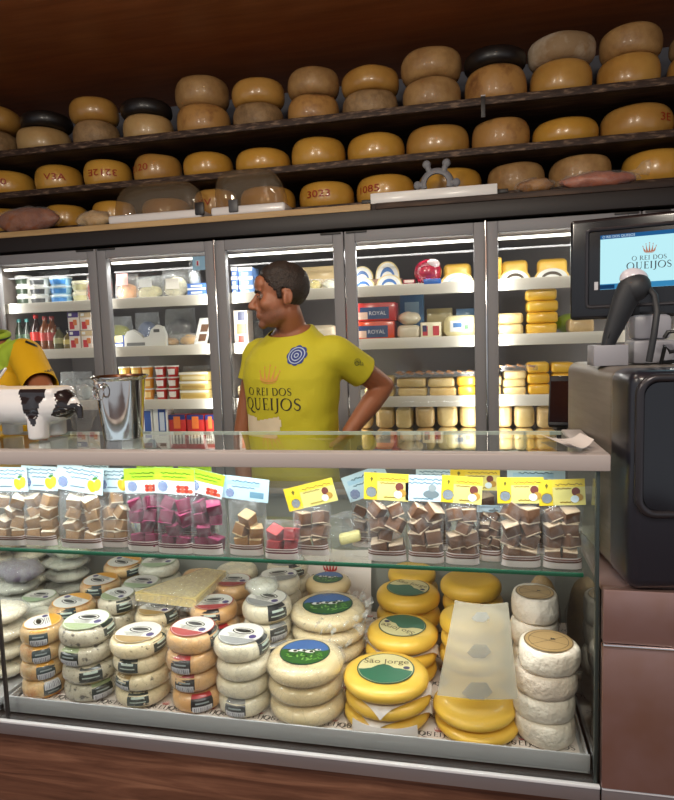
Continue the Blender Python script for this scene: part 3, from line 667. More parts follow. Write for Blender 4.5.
# second row
stack(50, 99, 601, 1.54, 4, 'pap', 'second row behind the leading paprika stack', labels={3: (-.3, False, False)})
stack(97, 138, 594, 1.54, 4, 'pep', 'second row behind the grey pepper stack', labels={3: (.3, False, False)})
stack(134, 181, 608, 1.53, 4, 'dpep', 'second row behind the cream pepper stack', labels={3: (.8, False, False)})
stack(190, 238, 602, 1.53, 4, 'red', 'second row behind the smoked stack', labels={3: (-.2, False, False), 2: (.2, True, False)})
stack(244, 293, 598, 1.53, 4, 'white', 'second row behind the plain white stack', labels={3: (.45, False, False), 2: (.5, True, False), 1: (.4, True, False)})
stack(20, 62, 596, 1.6, 4, 'grn', 'second row beside the glass joint')
# third row
stack(80, 123, 579, 1.69, 4, 'pap', 'third row, two places from the far end', labels={3: (-.4, False, False)})
stack(122, 164, 581, 1.69, 4, 'grn', 'third row under the wedge pack')
stack(214, 256, 580, 1.68, 4, 'red', 'third row right behind the smoked cheeses')
stack(258, 302, 574, 1.69, 4, 'white', 'third row behind the plain white cheeses')
# last row
stack(104, 146, 561, 1.84, 4, 'pap', 'last row against the back panel', labels={3: (.5, False, False)})
stack(140, 182, 561, 1.84, 4, 'grn', 'last row beside the yellow labelled cheeses')
stack(268, 310, 560, 1.84, 4, 'white', 'last row beside the shop paper', labels={3: (.5, False, False)})
stack(216, 258, 566, 1.84, 4, 'white', 'last row behind the grey bundle', top=False)
stack(182, 216, 572, 1.84, 4, 'red', 'last row behind the wedge pack', top=False)

# big cheeses
LAST = [None]
def big(x0, x1, yc, Y, n, kind, style, words, where, zb=ZF + .0006, lab_r=.66, film=False, e=.36, pw=2.3, h=None, r=None, jit=.004, allab=False, name='round_cheese', cat='cheese', amp=.0015, crot=0.):
    a, c = at(x0, yc + 18, Y=Y), at(x1, yc + 18, Y=Y); X = (a.x + c.x) / 2; r = r or (c.x - a.x) / 2 * Y / sqrt(Y * Y + X * X)
    zt = at((x0 + x1) / 2, yc, Y=Y).z; h = h or (zt - zb) / n
    for i in range(n):
        b, P = wheel_mesh(r * R.uniform(.97, 1.0), h - .0004, M[kind], e, pw, amp=amp, fs=14, seg=48)
        t = thing(name, '%s, %s of the %s' % (words, level(i, n) if n > 1 else 'only one', where), cat, (X + R.uniform(-jit, jit), Y + R.uniform(-jit, jit), zb + i * h), 0, 'large cheeses in the display counter'); b.build('wheel', t)
        if i == n - 1 and style: top_label(r * lab_r, (200, 200, 200), h + .0008, t, crot + R.uniform(-.1, .1), style)
        if film:
            b2, P2 = wheel_mesh(r * 1.02, h * 1.0, M['film'], e * .8, pw, amp=.006, fs=22, seg=60); b2.v = [Vector((v.x, v.y, v.z - .0006)) for v in b2.v]; b2.build('film', t)
    LAST[0] = t
    return X, Y, r, h, zt
big(268, 345, 652, 1.368, 3, 'k_cream', 'pasture', 'large cream cheese in clear film', 'front pasture stack', film=True, crot=.2)
X2, Y2, r2, h2, z2 = big(290, 366, 604, 1.575, 4, 'k_cream', 'pasture', 'large cream cheese in loose film', 'second row pasture stack', film=True, crot=.25); PAST = LAST[0]
big(306, 352, 578, 1.77, 4, 'k_cream', 'pasture', 'large cream cheese', 'third row pasture stack')
XG, YG, rG, hG, zG = big(345, 432, 668, 1.372, 3, 'k_yel', 'island', 'round yellow cheese', 'front stack with the green island label', crot=.15)
XG2, YG2, rG2, hG2, _ = big(366, 438, 626, 1.555, 3, 'k_yel', 'island', 'round yellow cheese', 'second row island stack', crot=2.7)
XG3, YG3, rG3, hG3, _ = big(375, 440, 588, 1.74, 3, 'k_yel', 'island', 'round yellow cheese', 'third row island stack', crot=-.3)
XH, YH, rH, hH, zH = big(433, 518, 699, 1.368, 2, 'k_yel', None, 'round yellow cheese', 'front pair under the waxed paper sleeve')
big(440, 506, 612, 1.56, 4, 'k_yel', None, 'round yellow cheese', 'second row stack behind the waxed paper sleeve')
big(441, 503, 577, 1.74, 4, 'k_yel', None, 'round yellow cheese', 'third row stack below the glass shelf')
big(384, 442, 568, 1.87, 4, 'k_yel', None, 'round yellow cheese', 'last row stack against the back panel', r=.075)
big(514, 578, 640, 1.36, 4, 'k_paper', 'kraft', 'white paper wrapped cheese', 'front stack with the brown round label', lab_r=.78, e=.2, pw=2.6, amp=.006, jit=.006)
big(510, 560, 592, 1.53, 4, 'k_paper', 'kraft', 'white paper wrapped cheese', 'second row paper wrapped stack', lab_r=.78, e=.2, pw=2.6, amp=.006)
# the paper sheets laid between the yellow wheels
def sheet(cx, cy, z, r, size, rot, label, front=0.):
    t = thing('paper_sheet', label, 'paper', (cx, cy, z), 0, 'paper sheets between the yellow cheeses'); b = MB()
    def fn(u, v):
        x, y = (u - .5) * size, (v - .5) * size; x, y = x * cos(rot) - y * sin(rot), x * sin(rot) + y * cos(rot); l_ = sqrt(x * x + y * y) + 1e-9; d = max(0., l_ - r * .99); k_ = (r * .99 + d * .3) / l_ if d > 0 else 1.; return Vector((x * k_, y * k_, .0007 - d * 1.05))
    b.slab(fn, 16, 16, M['liner'], .0005); b.build('sheet', t)
sheet(XG, YG, ZF + 2 * hG - .0008, rG, rG * 1.7, .75, 'white paper square between the top two wheels of the front island stack')
sheet(XG, YG, ZF + hG - .0008, rG, rG * 1.62, .62, 'white paper square between the lower two wheels of the front island stack')
sheet(XG2, YG2, ZF + 2 * hG2 - .0008, rG2, rG2 * 1.7, .6, 'white paper square between the wheels of the second row island stack')
t = thing('paper_sheet', 'white torn paper hanging in front of the lowest yellow island cheese', 'paper', (XG, YG, ZF), 0, 'paper sheets between the yellow cheeses'); b = MB()
def hang(u, v):
    a = -pi / 2 + (u - .5) * 1.5; q = abs(u - .45) * 2; zz = hG * .92 * v + (1 - v) * (.012 - .012 * q + .004 * sin(u * 23)); rr = rG * (1.02 + .1 * (u > .5) * (u - .5)) + .004 * (1 - v); return Vector((rr * cos(a), rr * sin(a), max(.0008, zz)))
b.slab(hang, 18, 6, M['liner'], .0006); b.build('sheet', t)
# waxed paper sleeve over the front pair
M['wax'] = pm('waxed_paper', (176, 168, 148), .5, c2=(156, 150, 134), ns=5., alpha=.5, bump=.3, bs=14.)
t = thing('paper_sleeve', 'translucent waxed paper sleeve standing on the front pair of yellow cheeses', 'paper', (XH, YH, zH)); b = MB()
P0, P1, P2, P3 = at(437, 697, Y=1.285) , at(518, 700, Y=1.285), at(508, 604, Y=1.40), at(455, 602, Y=1.40); of = Vector((XH, YH, zH))
b.slab(lambda u, v: (P0.lerp(P1, u)).lerp(P3.lerp(P2, u), v) - of + Vector((0, -.012 * sin(pi * u) + .003 * sin(9 * v + 4 * u), .004)), 12, 16, M['wax'], .0008); b.build('sheet', t)
b = MB(); nrm = (P1 - P0).cross(P3 - P0).normalized(); nrm = nrm if nrm.y < 0 else -nrm
for cv, s, c in ((.1, .032, (104, 114, 120)), (.5, .026, (112, 120, 126)), (.86, .02, (150, 158, 164))):
    ce = (P0.lerp(P1, .5)).lerp(P3.lerp(P2, .5), cv) - of + Vector((0, -.0145, .004)); uu = (P1 - P0).normalized(); vv = (P3 - P0).normalized()
    b.add([ce + uu * x * s + vv * y * s for x, y in ((-1, -.2), (-.5, .5), (.5, .5), (1, -.1), (.5, -.6), (-.4, -.6))], [tuple(range(6))], pm('sleeve_print', c, .5, alpha=.38))
b.build('print', t)
# ------------------------------------------------------------------ bags of sweet cubes on the glass shelf
M['pouch'] = filmmat('clear_pouch', .035, .36, c=(214, 216, 218), bs=14., strength=1.0, rough=.1, crease_glint=.12)
M['band'] = flat((226, 214, 212), .35)
CUBES = {'tan': ((182, 140, 96), (224, 208, 184)), 'caramel': ((166, 116, 62), (206, 176, 132)), 'brown': ((122, 80, 52), (196, 172, 146)), 'magenta': ((118, 28, 62), (150, 52, 92)), 'red': ((164, 38, 44), (196, 70, 72))}
_cm = {}
def cube_mesh(kind):
    if kind not in _cm:
        c, w = CUBES[kind]; m1 = pm('sweet_' + kind, c, .6, c2=tuple(int(v * .8) for v in c), ns=60., bump=.5, bs=90., var=.08); m2 = pm('sweet_crust_' + kind, w, .7, bump=.3, bs=80.)
        b = MB(); b.box((0, 0, 0), (1, 1, .8), m1, .06); b.box((0, 0, .43), (1.0, 1.0, .08), m2, .03); b.box((0, 0, -.43), (1.0, 1.0, .08), m2, .03)
        o = b.build('sweet_cube'); _cm[kind] = o.data; bpy.data.objects.remove(o)
    return _cm[kind]
BLUE = (38, 74, 150)
def header(parent, w, h, style, z, tilt=0., yaw=0., y=0., lean=.0):
    """printed card at the top of a bag; x across, z up, front faces -y"""
    b = MB(); rt = Matrix.Rotation(pi / 2, 4, 'X')
    bg = {'lemon': (214, 234, 240), 'green': (224, 240, 236), 'blue': (196, 224, 238), 'yellow': (240, 226, 132), 'plain': (206, 226, 236)}[style]
    b.box((0, 0, 0), (w, h, .0012), flat(bg, .3, .6)); z1, z2, z3 = .0011, .0015, .0019
    def rc(x0, x1, y0, y1, m, z=z1): b.add([Vector((x0 * w, y0 * h, z)), Vector((x1 * w, y0 * h, z)), Vector((x1 * w, y1 * h, z)), Vector((x0 * w, y1 * h, z))], [(0, 1, 2, 3)], m)
    def ro(cx, cy, r):
        for vs, fs, t in rosette(r): b.add([v + Vector((cx * w, cy * h, z1 if t == 0 else z2)) for v in vs], fs, flat(BLUE if t == 0 else (220, 230, 240), .35, .5))
    T = flat((70, 110, 130), .4) if style != 'yellow' else flat((150, 120, 40), .4)
    def script(y, x0, x1, m, amp=.03):
        n = 18; vs, fs = ribbon([(w * (x0 + (x1 - x0) * i / n), h * (y + amp * sin(i * 2.3) + amp * .6 * sin(i * 5.1))) for i in range(n + 1)], h * .035, 2); b.add([Vector((v[0], v[1], z1)) for v in vs], fs, m)
    if style == 'yellow':
        rc(-.5, -.2, -.5, .5, flat((246, 212, 48), .3, .6)); rc(-.5, .5, .2, .5, flat((248, 216, 62), .3, .6), z1 * .97)
        ro(-.33, -.22, h * .2); b.add([Vector((x * w, y * h, z2)) for x, y in ((-.36, .28), (-.33, .14), (-.29, .28), (-.325, .36))], [(0, 1, 2, 3)], flat((120, 110, 30), .4))
        script(.3, -.14, .44, T); script(.14, -.14, .2, T, .02); script(-.38, -.05, .25, T, .02)
        ell(b, .3 * w, .02 * h, h * .15, h * .16, z1, flat((120, 60, 50), .4)); ell(b, .36 * w, -.2 * h, h * .15, h * .14, z2, flat((196, 150, 60), .4)); ell(b, .27 * w, -.26 * h, h * .15, h * .14, z3, flat((226, 240, 244), .4))
    elif style == 'lemon':
        script(.36, -.36, .46, T); script(.22, -.3, .4, T); script(.05, -.2, .2, T, .02); script(-.3, -.2, .12, T, .015); ro(-.36, -.18, h * .2)
        ell(b, .26 * w, -.2 * h, h * .17, h * .24, z1, flat((236, 196, 40), .3, .5), rot=.4); ell(b, .38 * w, -.12 * h, h * .15, h * .24, z2, flat((246, 214, 60), .3, .5), rot=-.3); ell(b, .33 * w, .12 * h, h * .12, h * .05, z3, flat((76, 140, 60), .4), 10, rot=.4)
    elif style == 'green':
        rc(-.5, .5, .02, .5, flat((176, 226, 40), .3, .6)); script(.3, -.35, .4, flat((90, 150, 30), .4)); script(.16, -.3, .3, flat((90, 150, 30), .4), .02); ro(-.3, -.22, h * .2)
        for k in range(7): ell(b, (.1 + .1 * (k % 4)) * w, (-.36 + .14 * (k // 4)) * h, h * .1, h * .08, z2, flat(((196, 60, 40), (226, 100, 70))[k % 2], .4), 10)
    elif style == 'blue':
        rc(-.4, .3, .12, .3, flat((170, 210, 232), .3)); script(.3, -.3, .3, T); script(.05, -.3, .2, T, .02); rc(.1, .4, -.36, -.1, flat((110, 150, 170), .4)); ro(-.33, -.25, h * .18)
    else:
        script(.34, -.4, .44, T); script(.2, -.42, .4, T); ell(b, .15 * w, -.22 * h, w * .2, h * .16, z1, flat((120, 134, 138), .5)); ell(b, .18 * w, .02 * h, h * .15, h * .14, z2, flat((150, 160, 160), .5)); script(-.4, -.3, .2, T, .015)
    b.v = [rt @ v for v in b.v]
    return b.build('header_card', parent, (0, y, z), (lean, tilt, yaw))
def sweet_bag(x0, x1, yt, yh, yb, cubes, style, label, Y=1.318, tilt=0., yaw=0., hw=1.06, D=.060, clear_top=.0, rows=None, band=True, slump=0., group='bags of sweet cubes on the glass shelf'):
    a, c = at(x0, yb - 25, Y=Y), at(x1, yb - 25, Y=Y); X = (a.x + c.x) / 2; W = (c.x - a.x)
    xm = (x0 + x1) / 2; zt = at(xm, yt, Y=Y).z - SHZ if yt else None; zh = at(xm, yh, Y=Y).z - SHZ
    t = thing('sweet_bag', label, 'bag', (X, Y, SHZ + .0005), yaw, group)
    H = zh + .004; off = R.uniform(0, 50); b = MB(); nz, na = 14, 28; vs = []; fs = []
    def ringpt(a, z, lift=0.):
        q = z / H; dd = D * .5 * (1 - q ** 4) * (.75 + .25 * min(1, q * 6)) + .0012; ww = W * .5 * (1 - .05 * sin(pi * min(1, q * 1.2)) + .02 * q)
        ca, sa = cos(a), sin(a); x = ww * (1 if ca > 0 else -1) * abs(ca) ** .55; y = dd * (1 if sa > 0 else -1) * abs(sa) ** .7
        n = noise.noise(Vector((x * 28 + off, z * 26, y * 20))) * .0042 * min(1, q * 5 + .2)
        return Vector((x + n * .4, y + (n + lift) * (1 if sa > 0 else -1) * (1 if abs(sa) > .05 else 0), z))
    for j in range(nz + 1):
        for k in range(na): vs.append(ringpt(2 * pi * k / na, H * j / nz))
    for j in range(nz):
        for k in range(na): k2 = (k + 1) % na; fs.append((j * na + k, j * na + k2, (j + 1) * na + k2, (j + 1) * na + k))
    fs.append(tuple(reversed(range(na)))); fs.append(tuple(nz * na + k for k in range(na)))
    b.add(vs, fs, M['pouch']); b.build('pouch', t)
    if band:
        b = MB(); zb = H * .0
        def strip(z0, z1, m, lift):
            b.grid(lambda u, v: ringpt(pi + .42 + (pi - .84) * u, z0 + (z1 - z0) * v, lift), 14, 2, m)
        st = flat((96, 30, 44), .4) if cubes in ('magenta', 'red') else flat((110, 70, 56), .4)
        strip(.001, .027, M['band'], .001); strip(.0165, .0195, st, .0018); strip(.0225, .0247, st, .0018)
        b.build('printed_band', t)
    s = min(.0335, W * .43); z = .010 + s * .4; top = H * .97 - clear_top; me = cube_mesh(cubes); k = 0
    nrow = rows or max(3, round((top - .006) / (s * .84)))
    for j in range(nrow):
        zz = z + j * s * .84
        if zz > top - s * .5: break
        jit = .25 + .55 * (j / nrow); two = R.random() < (.82 if j else 1.)
        for i in (range(2) if two else range(1)):
            sc = s * R.uniform(.84, 1.02); x_ = ((i - .5) * W * .45 if two else R.uniform(-.2, .2) * W * .6) + R.uniform(-.003, .003)
            x_ = max(-W * .5 + sc * .72, min(W * .5 - sc * .72, x_))
            link('sweet_cube', me, t, (x_, R.uniform(-.008, .004), zz + R.uniform(-.002, .003)), (R.uniform(-jit, jit), R.uniform(-jit, jit), R.uniform(-jit, jit) * 1.6), (sc, sc * .9, sc))
    if yt: header(t, W * hw, zt - zh, style, zh + (zt - zh) / 2, tilt, 0., -.004)
    return t
BG = [
    (-7, 31, 467, 491, 548, 'tan', 'lemon', 'clear bag of pale tan cubes with lemon card, first along the glass shelf', {}),
    (28, 61, 466, 490, 549, 'tan', 'lemon', 'clear bag of pale tan cubes with lemon card, second along the glass shelf', {'Y': 1.325, 'tilt': .03}),
    (63, 106, 466, 492, 550, 'tan', 'lemon', 'clear bag of tan cubes with tilted lemon card, third along the glass shelf', {'tilt': .12}),
    (103, 132, 468, 492, 551, 'tan', 'lemon', 'narrow clear bag of pale cubes with lemon card beside the first magenta bag', {'Y': 1.335}),
    (130, 164, 468, 493, 555, 'magenta', 'green', 'bag of magenta cubes with lime green card, nearest the pale cube bags', {'tilt': -.04}),
    (160, 197, 468, 494, 557, 'magenta', 'green', 'bag of magenta cubes with lime green card, middle one of three', {'tilt': .04, 'Y': 1.31}),
    (193, 226, 471, 495, 559, 'magenta', 'green', 'bag of magenta cubes with tilted lime card, beside the caramel cube bag', {'tilt': .22, 'Y': 1.312}),
    (231, 266, 477, 500, 561, 'caramel', 'blue', 'bag of caramel brown cubes under a pale blue card', {'tilt': .1, 'hw': 1.3}),
    (266, 301, 0, 522, 562, 'red', 'plain', 'low bag of red pieces without card between two brown cube bags', {'Y': 1.302, 'rows': 2}),
    (294, 331, 483, 506, 557, 'brown', 'yellow', 'bag of brown cubes with strongly tilted yellow card beside the low red bag', {'tilt': -.25, 'hw': 1.35, 'Y': 1.335}),
    (368, 408, 473, 500, 569, 'brown', 'yellow', 'bag of brown cubes with yellow card just after the empty shelf gap', {'tilt': .04, 'hw': 1.1}),
    (408, 445, 475, 501, 570, 'brown', 'plain', 'bag of brown cubes with plain white and grey card between yellow carded bags', {'tilt': .02}),
    (445, 480, 476, 503, 572, 'brown', 'yellow', 'bag of neatly piled brown cubes with yellow card beside the white carded bag', {'tilt': .06, 'hw': 1.15}),
    (478, 502, 505, 512, 573, 'brown', 'plain', 'narrow bag of brown cubes partly behind the neat pile', {'Y': 1.345}),
    (500, 541, 477, 503, 575, 'brown', 'yellow', 'bag of brown cubes with yellow card, second from the end glass', {'tilt': -.02, 'hw': 1.12}),
    (541, 582, 479, 505, 577, 'brown', 'yellow', 'bag of brown cubes with yellow card right against the end glass', {'tilt': -.05, 'hw': 1.12}),
]
for x0, x1, yt, yh, yb, cu, stl, lab, kw in BG: sweet_bag(x0, x1, yt, yh, yb, cu, stl, lab, **kw)
# bags standing behind the front ones
for x0, x1, yt, yh, cu, stl, lab, kw in [
    (80, 112, 463, 486, 'tan', 'lemon', 'bag of pale cubes behind the tilted lemon card bag', {}), (142, 176, 462, 482, 'magenta', 'green', 'bag of magenta cubes behind the first two magenta bags', {}),
    (183, 214, 463, 480, 'magenta', 'green', 'bag of magenta cubes behind the last magenta bag', {}), (352, 384, 470, 496, 'brown', 'blue', 'bag of brown cubes with pale blue card behind the yellow card after the gap', {'tilt': -.35, 'hw': 1.4}),
    (418, 452, 468, 490, 'brown', 'plain', 'bag of brown cubes behind the white carded bag', {}), (455, 496, 468, 490, 'brown', 'yellow', 'bag of brown cubes behind the neatly piled bag', {'hw': 1.2}), (512, 560, 468, 492, 'brown', 'blue', 'bag of brown cubes with pale blue card behind the end bags', {'hw': 1.2})]:
    sweet_bag(x0, x1, yt, yh, 545, cu, stl, lab, Y=1.405, **kw)
# the crumpled clear bag lying in the gap
ce = at(345, 540, Y=1.36); t = thing('clear_bag', 'crumpled clear bag with a pale wedge lying in the gap of the glass shelf', 'bag', (ce.x, 1.36, SHZ + .0005)); b = MB()
P = at(325, 556, Y=1.36) - ce; Q = at(370, 520, Y=1.36) - ce
b.ball((0, 0, .045), (.062, .035, .045), M['pouch'], 24, 14); b.v = [v + Vector((noise.noise(v * 30) * .008, noise.noise(v * 33 + Vector((5, 0, 0))) * .008, noise.noise(v * 30 + Vector((9, 3, 0))) * .004 if v.z > .01 else 0)) for v in b.v]; b.build('pouch', t)
b = MB(); b.box((.012, 0, .03), (.05, .03, .022), pm('pale_wedge', (226, 216, 150), .5), .006, Euler((0, -.2, .2)).to_matrix()); b.build('wedge', t)
# ------------------------------------------------------------------ goods inside the refrigerators
DOORS = ['leftmost fridge door', 'second fridge door', 'fridge door behind the man', 'fridge door with the red boxes', 'fridge door beside the monitor']
SHN = {0: 'top shelf', 1: 'second shelf', 2: 'third shelf', 3: 'low shelf'}
YG0 = FY + .17
def span(x0, x1, y, Y):
    a, c = at(x0, y, Y=Y).x, at(x1, y, Y=Y).x; m = (a + c) / 2
    for u0, u1 in zip(FX, FX[1:]):
        if u0 <= m < u1: a = max(a, u0 + .034); c = min(c, u1 - .034)
    return (a + c) / 2, c - a
def faceplate(b, w, h, d, u0, u1, v0, v1, m, lift=.0012):
    """flat patch on the front (-y) of a w x d x h box standing on z=0"""
    y = -d / 2 - lift; b.add([Vector((-w / 2 + w * u, y, h * v)) for u, v in ((u0, v0), (u1, v0), (u1, v1), (u0, v1))], [(0, 1, 2, 3)], m)
def place(x0, x1, yt, yb, k, Y=YG0, z=None):
    X, w = span(x0, x1, (yt + yb) / 2, Y); z0 = SZ[k] - .006 + .0005 if z is None else z; h = at((x0 + x1) / 2, yt, Y=Y - .05).z - z0
    return X, w, z0, max(.02, h)
def carton(X, Y, z, w, h, d, c, patches, name, label, cat='package', group=None, bev=.003, rough=.4):
    t = thing(name, label, cat, (X, Y, z), R.uniform(-.03, .03), group); b = MB(); b.box((0, 0, h / 2), (w * .97, d, h * .985), flat(c, rough, .2), bev); b.build('carton', t)
    if patches:
        b = MB()
        for i, (u0, u1, v0, v1, pc) in enumerate(patches): faceplate(b, w * .97, h, d, u0, u1, v0, v1, flat(pc, .4, .2), .001 + .0004 * i)
        b.build('front_print', t)
    return t
M['fb_film'] = filmmat('pack_film', .08, .45, bs=14.)
def loaf(X, Y, z, w, h, d, mat_, name, label, cat='cheese', group=None, e=.3, film=False):
    b = MB(); b.box((0, 0, h / 2), (w * .96, d, h * .98), mat_, min(w, h, d) * e, seg=3)
    o = Vector((R.uniform(0, 50), 0, 0)); b.v = [v + Vector((noise.noise(v * 25 + o), noise.noise(v * 25 + o * 2), 0 if v.z < .004 else noise.noise(v * 25 + o * 3))) * .003 for v in b.v]
    ob = b.build(name, None, (X, Y, z), (0, 0, R.uniform(-.05, .05))); return tag(ob, label, cat, group)
def bag(X, Y, z, w, h, d, fill, name, label, cat='bag', group=None, patch=None, top=.25):
    """pillow bag: film with a visible filling below and an empty crimped top"""
    t = thing(name, label, cat, (X, Y, z), R.uniform(-.06, .06), group); b = MB(); n = 20
    def ring(q, k):
        a = 2 * pi * k / n; dd = d / 2 * max(.04, (1 - q ** 3)); ca, sa = cos(a), sin(a)
        p = Vector((w / 2 * (1 if ca > 0 else -1) * abs(ca) ** .6, dd * sa, h * q)); return p + Vector((noise.noise(p * 40), noise.noise(p * 40 + Vector((7, 0, 0))), 0)) * .004
    vs = [ring(j / 8, k) for j in range(9) for k in range(n)]; fs = [(j * n + k, j * n + (k + 1) % n, (j + 1) * n + (k + 1) % n, (j + 1) * n + k) for j in range(8) for k in range(n)]
    b.add(vs, fs + [tuple(reversed(range(n))), tuple(8 * n + k for k in range(n))], M['fb_film']); b.build('film', t)
    b = MB(); b.ball((0, 0, h * (1 - top) / 2), (w * .44, d * .4, h * (1 - top) / 2 * .98), fill, 16, 10); b.v = [v + Vector((noise.noise(v * 50), noise.noise(v * 45), 0 if v.z < .01 else noise.noise(v * 40))) * .006 for v in b.v]; b.build('filling', t)
    if patch:
        b = MB(); b.add([Vector((u * w / 2, -d / 2 - .003, h * v)) for u, v in ((-.5, patch[1]), (.5, patch[1]), (.5, patch[2]), (-.5, patch[2]))], [(0, 1, 2, 3)], flat(patch[0], .35, .3)); b.build('pack_label', t)
    return t
WH = (230, 230, 226)
# door 1, top shelf: trays and tubs
def tubs(x0, x1, ytop, n, k, c, lid, band, name, words, door, cat='tub'):
    X, w, z, H = place(x0, x1, ytop, 300, k); h = H / n
    for i in range(n):
        t = thing(name, '%s, %s of its pile, %s' % (words, level(i, n), DOORS[door]), cat, (X, YG0, z + i * h), 0, 'tubs and trays in the refrigerators')
        b = MB(); b.lathe([(w * .40, 0), (w * .46, h * .75), (w * .46, h * .78)], 24, flat(c, .35, .3)); b.v = [Vector((v.x, v.y * .8, v.z)) for v in b.v]; b.build('cup', t)
        b = MB(); b.lathe([(w * .485, h * .78), (w * .49, h * .95), (w * .46, h * .985)], 24, flat(lid, .3, .4)); b.v = [Vector((v.x, v.y * .8, v.z)) for v in b.v]; b.build('lid', t)
        if band:
            b = MB(); b.grid(lambda u, v: Vector((w * (.425 + .05 * v) * cos(pi * 1.2 + pi * .6 * u), w * (.425 + .05 * v) * .8 * sin(pi * 1.2 + pi * .6 * u) - .001, h * (.15 + .5 * v))), 8, 2, flat(band, .35, .3)); b.build('band', t)
tubs(8, 32, 275, 3, 0, WH, WH, (52, 66, 50), 'white_tub', 'white tub with dark green band', 0)
tubs(31, 50, 276, 3, 0, WH, WH, (72, 74, 76), 'white_tub', 'white tub with grey band', 0)
tubs(51, 72, 276, 3, 0, (150, 196, 226), (214, 230, 240), (60, 130, 200), 'blue_tub', 'pale blue tub with blue band', 0)
tubs(73, 92, 280, 2, 0, (232, 228, 206), (232, 226, 196), (200, 196, 150), 'cream_tub', 'cream coloured tub', 0)
X, w, z, h = place(18, 60, 262, 276, 0); bag(X, YG0 + .13, SZ[0], .2, .2, .08, flat((206, 206, 200), .5), 'clear_bag', 'clear crinkled bag above the white tubs behind the leftmost fridge door')
X, w, z, h = place(90, 97, 275, 300, 0); bag(X, YG0 - .02, z, .05, h, .06, flat((190, 60, 40), .5), 'red_bag', 'narrow red bag at the end of the top shelf, leftmost fridge door')
# door 1, second shelf: bottles and cartons
def bottle(X, Y, z, r, h, c, lab, cap, label, clear=False):
    t = thing('drink_bottle', label, 'bottle', (X, Y, z), 0, 'drink bottles on the second shelf'); b = MB()
    b.lathe([(r * .9, 0), (r, r * .3), (r, h * .55), (r * .8, h * .68), (r * .36, h * .82), (r * .34, h * .93)], 20, flat(c, .12, .6)); b.build('body', t)
    b = MB(); b.lathe([(r * .42, h * .9), (r * .42, h * .985), (r * .38, h)], 14, flat(cap, .35, .2)); b.build('cap', t)
    b = MB(); b.lathe([(r * 1.015, h * .28), (r * 1.015, h * .52)], 20, flat(lab, .35, .2), cap=False); b.build('bottle_label', t)
for i, (px, hh, c, lab, cap, wd) in enumerate([(20, .185, (44, 52, 40), (60, 80, 60), (60, 130, 130), 'dark green bottle, first on the second shelf past the worker'), (28, .185, (40, 48, 42), (70, 90, 70), (70, 140, 140), 'dark green bottle beside the red capped bottle'), (37, .205, (46, 22, 16), (196, 40, 30), (190, 40, 34), 'tall dark bottle with red cap and bright red label'), (46, .195, (120, 66, 26), (190, 60, 48), (150, 40, 34), 'amber bottle with faded red label'), (53, .195, (110, 60, 26), (170, 54, 44), (150, 40, 34), 'amber bottle with dark red label near the jars'),
                                               (59, .13, (96, 92, 60), (170, 168, 120), (60, 56, 50), 'small jar with pale label between bottles and cartons'), (69, .11, (120, 104, 60), (200, 180, 100), (60, 56, 50), 'small jar with yellow label beside the cartons')]):
    p = at(px, 335, Y=YG0); bottle(p.x, YG0, SZ[1] - .0055, .034 if i > 1 else .028, hh, c, lab, cap, wd + ', leftmost door' if len(wd.split()) < 13 else wd)
for i in range(2):
    for j in range(2):
        x0, x1 = ((74, 85), (86, 97))[i]; X, w, z, H = place(x0, x1, 312, 349, 1); h = H / 2
        carton(X, YG0, z + j * h, w, h, .1, (226, 214, 204), [(0, 1, .72, 1, ((70, 40, 120), (206, 180, 140))[i]), (.15, .6, .1, .5, (190, 40, 44)), (.5, .85, .3, .6, (210, 120, 60)), (.1, .4, .8, .95, WH)], 'dessert_carton', 'small carton with %s top and red fruit print, %s of its pile' % (('purple', 'beige')[i], level(j, 2)), group='dessert cartons')
# door 1, third shelf
for x0, x1, yt, c, wd in [(62, 76, 372, (170, 176, 178), 'pale grey film pack behind the bucket rim'), (78, 94, 380, (150, 160, 160), 'grey film pack behind the metal bucket')]:
    X, w, z, h = place(x0, x1, yt, 402, 2); bag(X, YG0, z, w, h, .07, flat(c, .4), 'film_pack', wd + ', third shelf of leftmost door')
# door 2
def row(items, k, door):
    for (kind, x0, x1, yt, *a) in items:
        yb = (300, 350, 402, 432)[k]; X, w, z, h = place(x0, x1, yt, yb, k)
        if kind == 'bag': bag(X, YG0, z, w, h, .09, flat(a[0], .5), a[1], a[2], patch=a[3] if len(a) > 3 else None, top=a[4] if len(a) > 4 else .25)
        elif kind == 'box': carton(X, YG0, z, w, h, a[4] if len(a) > 4 else .09, a[0], a[3], a[1], a[2])
        elif kind == 'loaf': loaf(X, YG0, z, w, h, .1, a[0], a[1], a[2])
row([('bag', 102, 111, 262, (196, 54, 40), 'red_bag', 'tall red bag at the start of the top shelf, second fridge door'), ('bag', 116, 139, 273, (224, 168, 120), 'pasta_bag', 'pink topped bag with orange rings on the top shelf, second fridge door', ((232, 176, 168), .55, .98), .35),
     ('bag', 137, 163, 275, (214, 206, 164), 'pellet_bag', 'clear bag of pale pellets with white label on the top shelf', ((222, 222, 220), .5, .85), .4), ('bag', 163, 189, 266, (228, 220, 190), 'grated_cheese_bag', 'bag of pale grated cheese with round red label on the top shelf', ((238, 232, 222), .28, .62), .3),
     ('bag', 190, 200, 258, (206, 210, 210), 'clear_bag', 'tall clear bag between grated cheese and the blue packs')], 0, 1)
for i in range(2): X, w, z, H = place(191, 210, 283, 300, 0); carton(X, YG0, z + i * H / 2, w, H / 2, .1, (60, 110, 190), [(0, 1, 0, .3, WH), (.2, .8, .45, .75, WH)], 'blue_block', 'blue and white flat pack, %s of two beside the second fridge door frame' % level(i, 2))
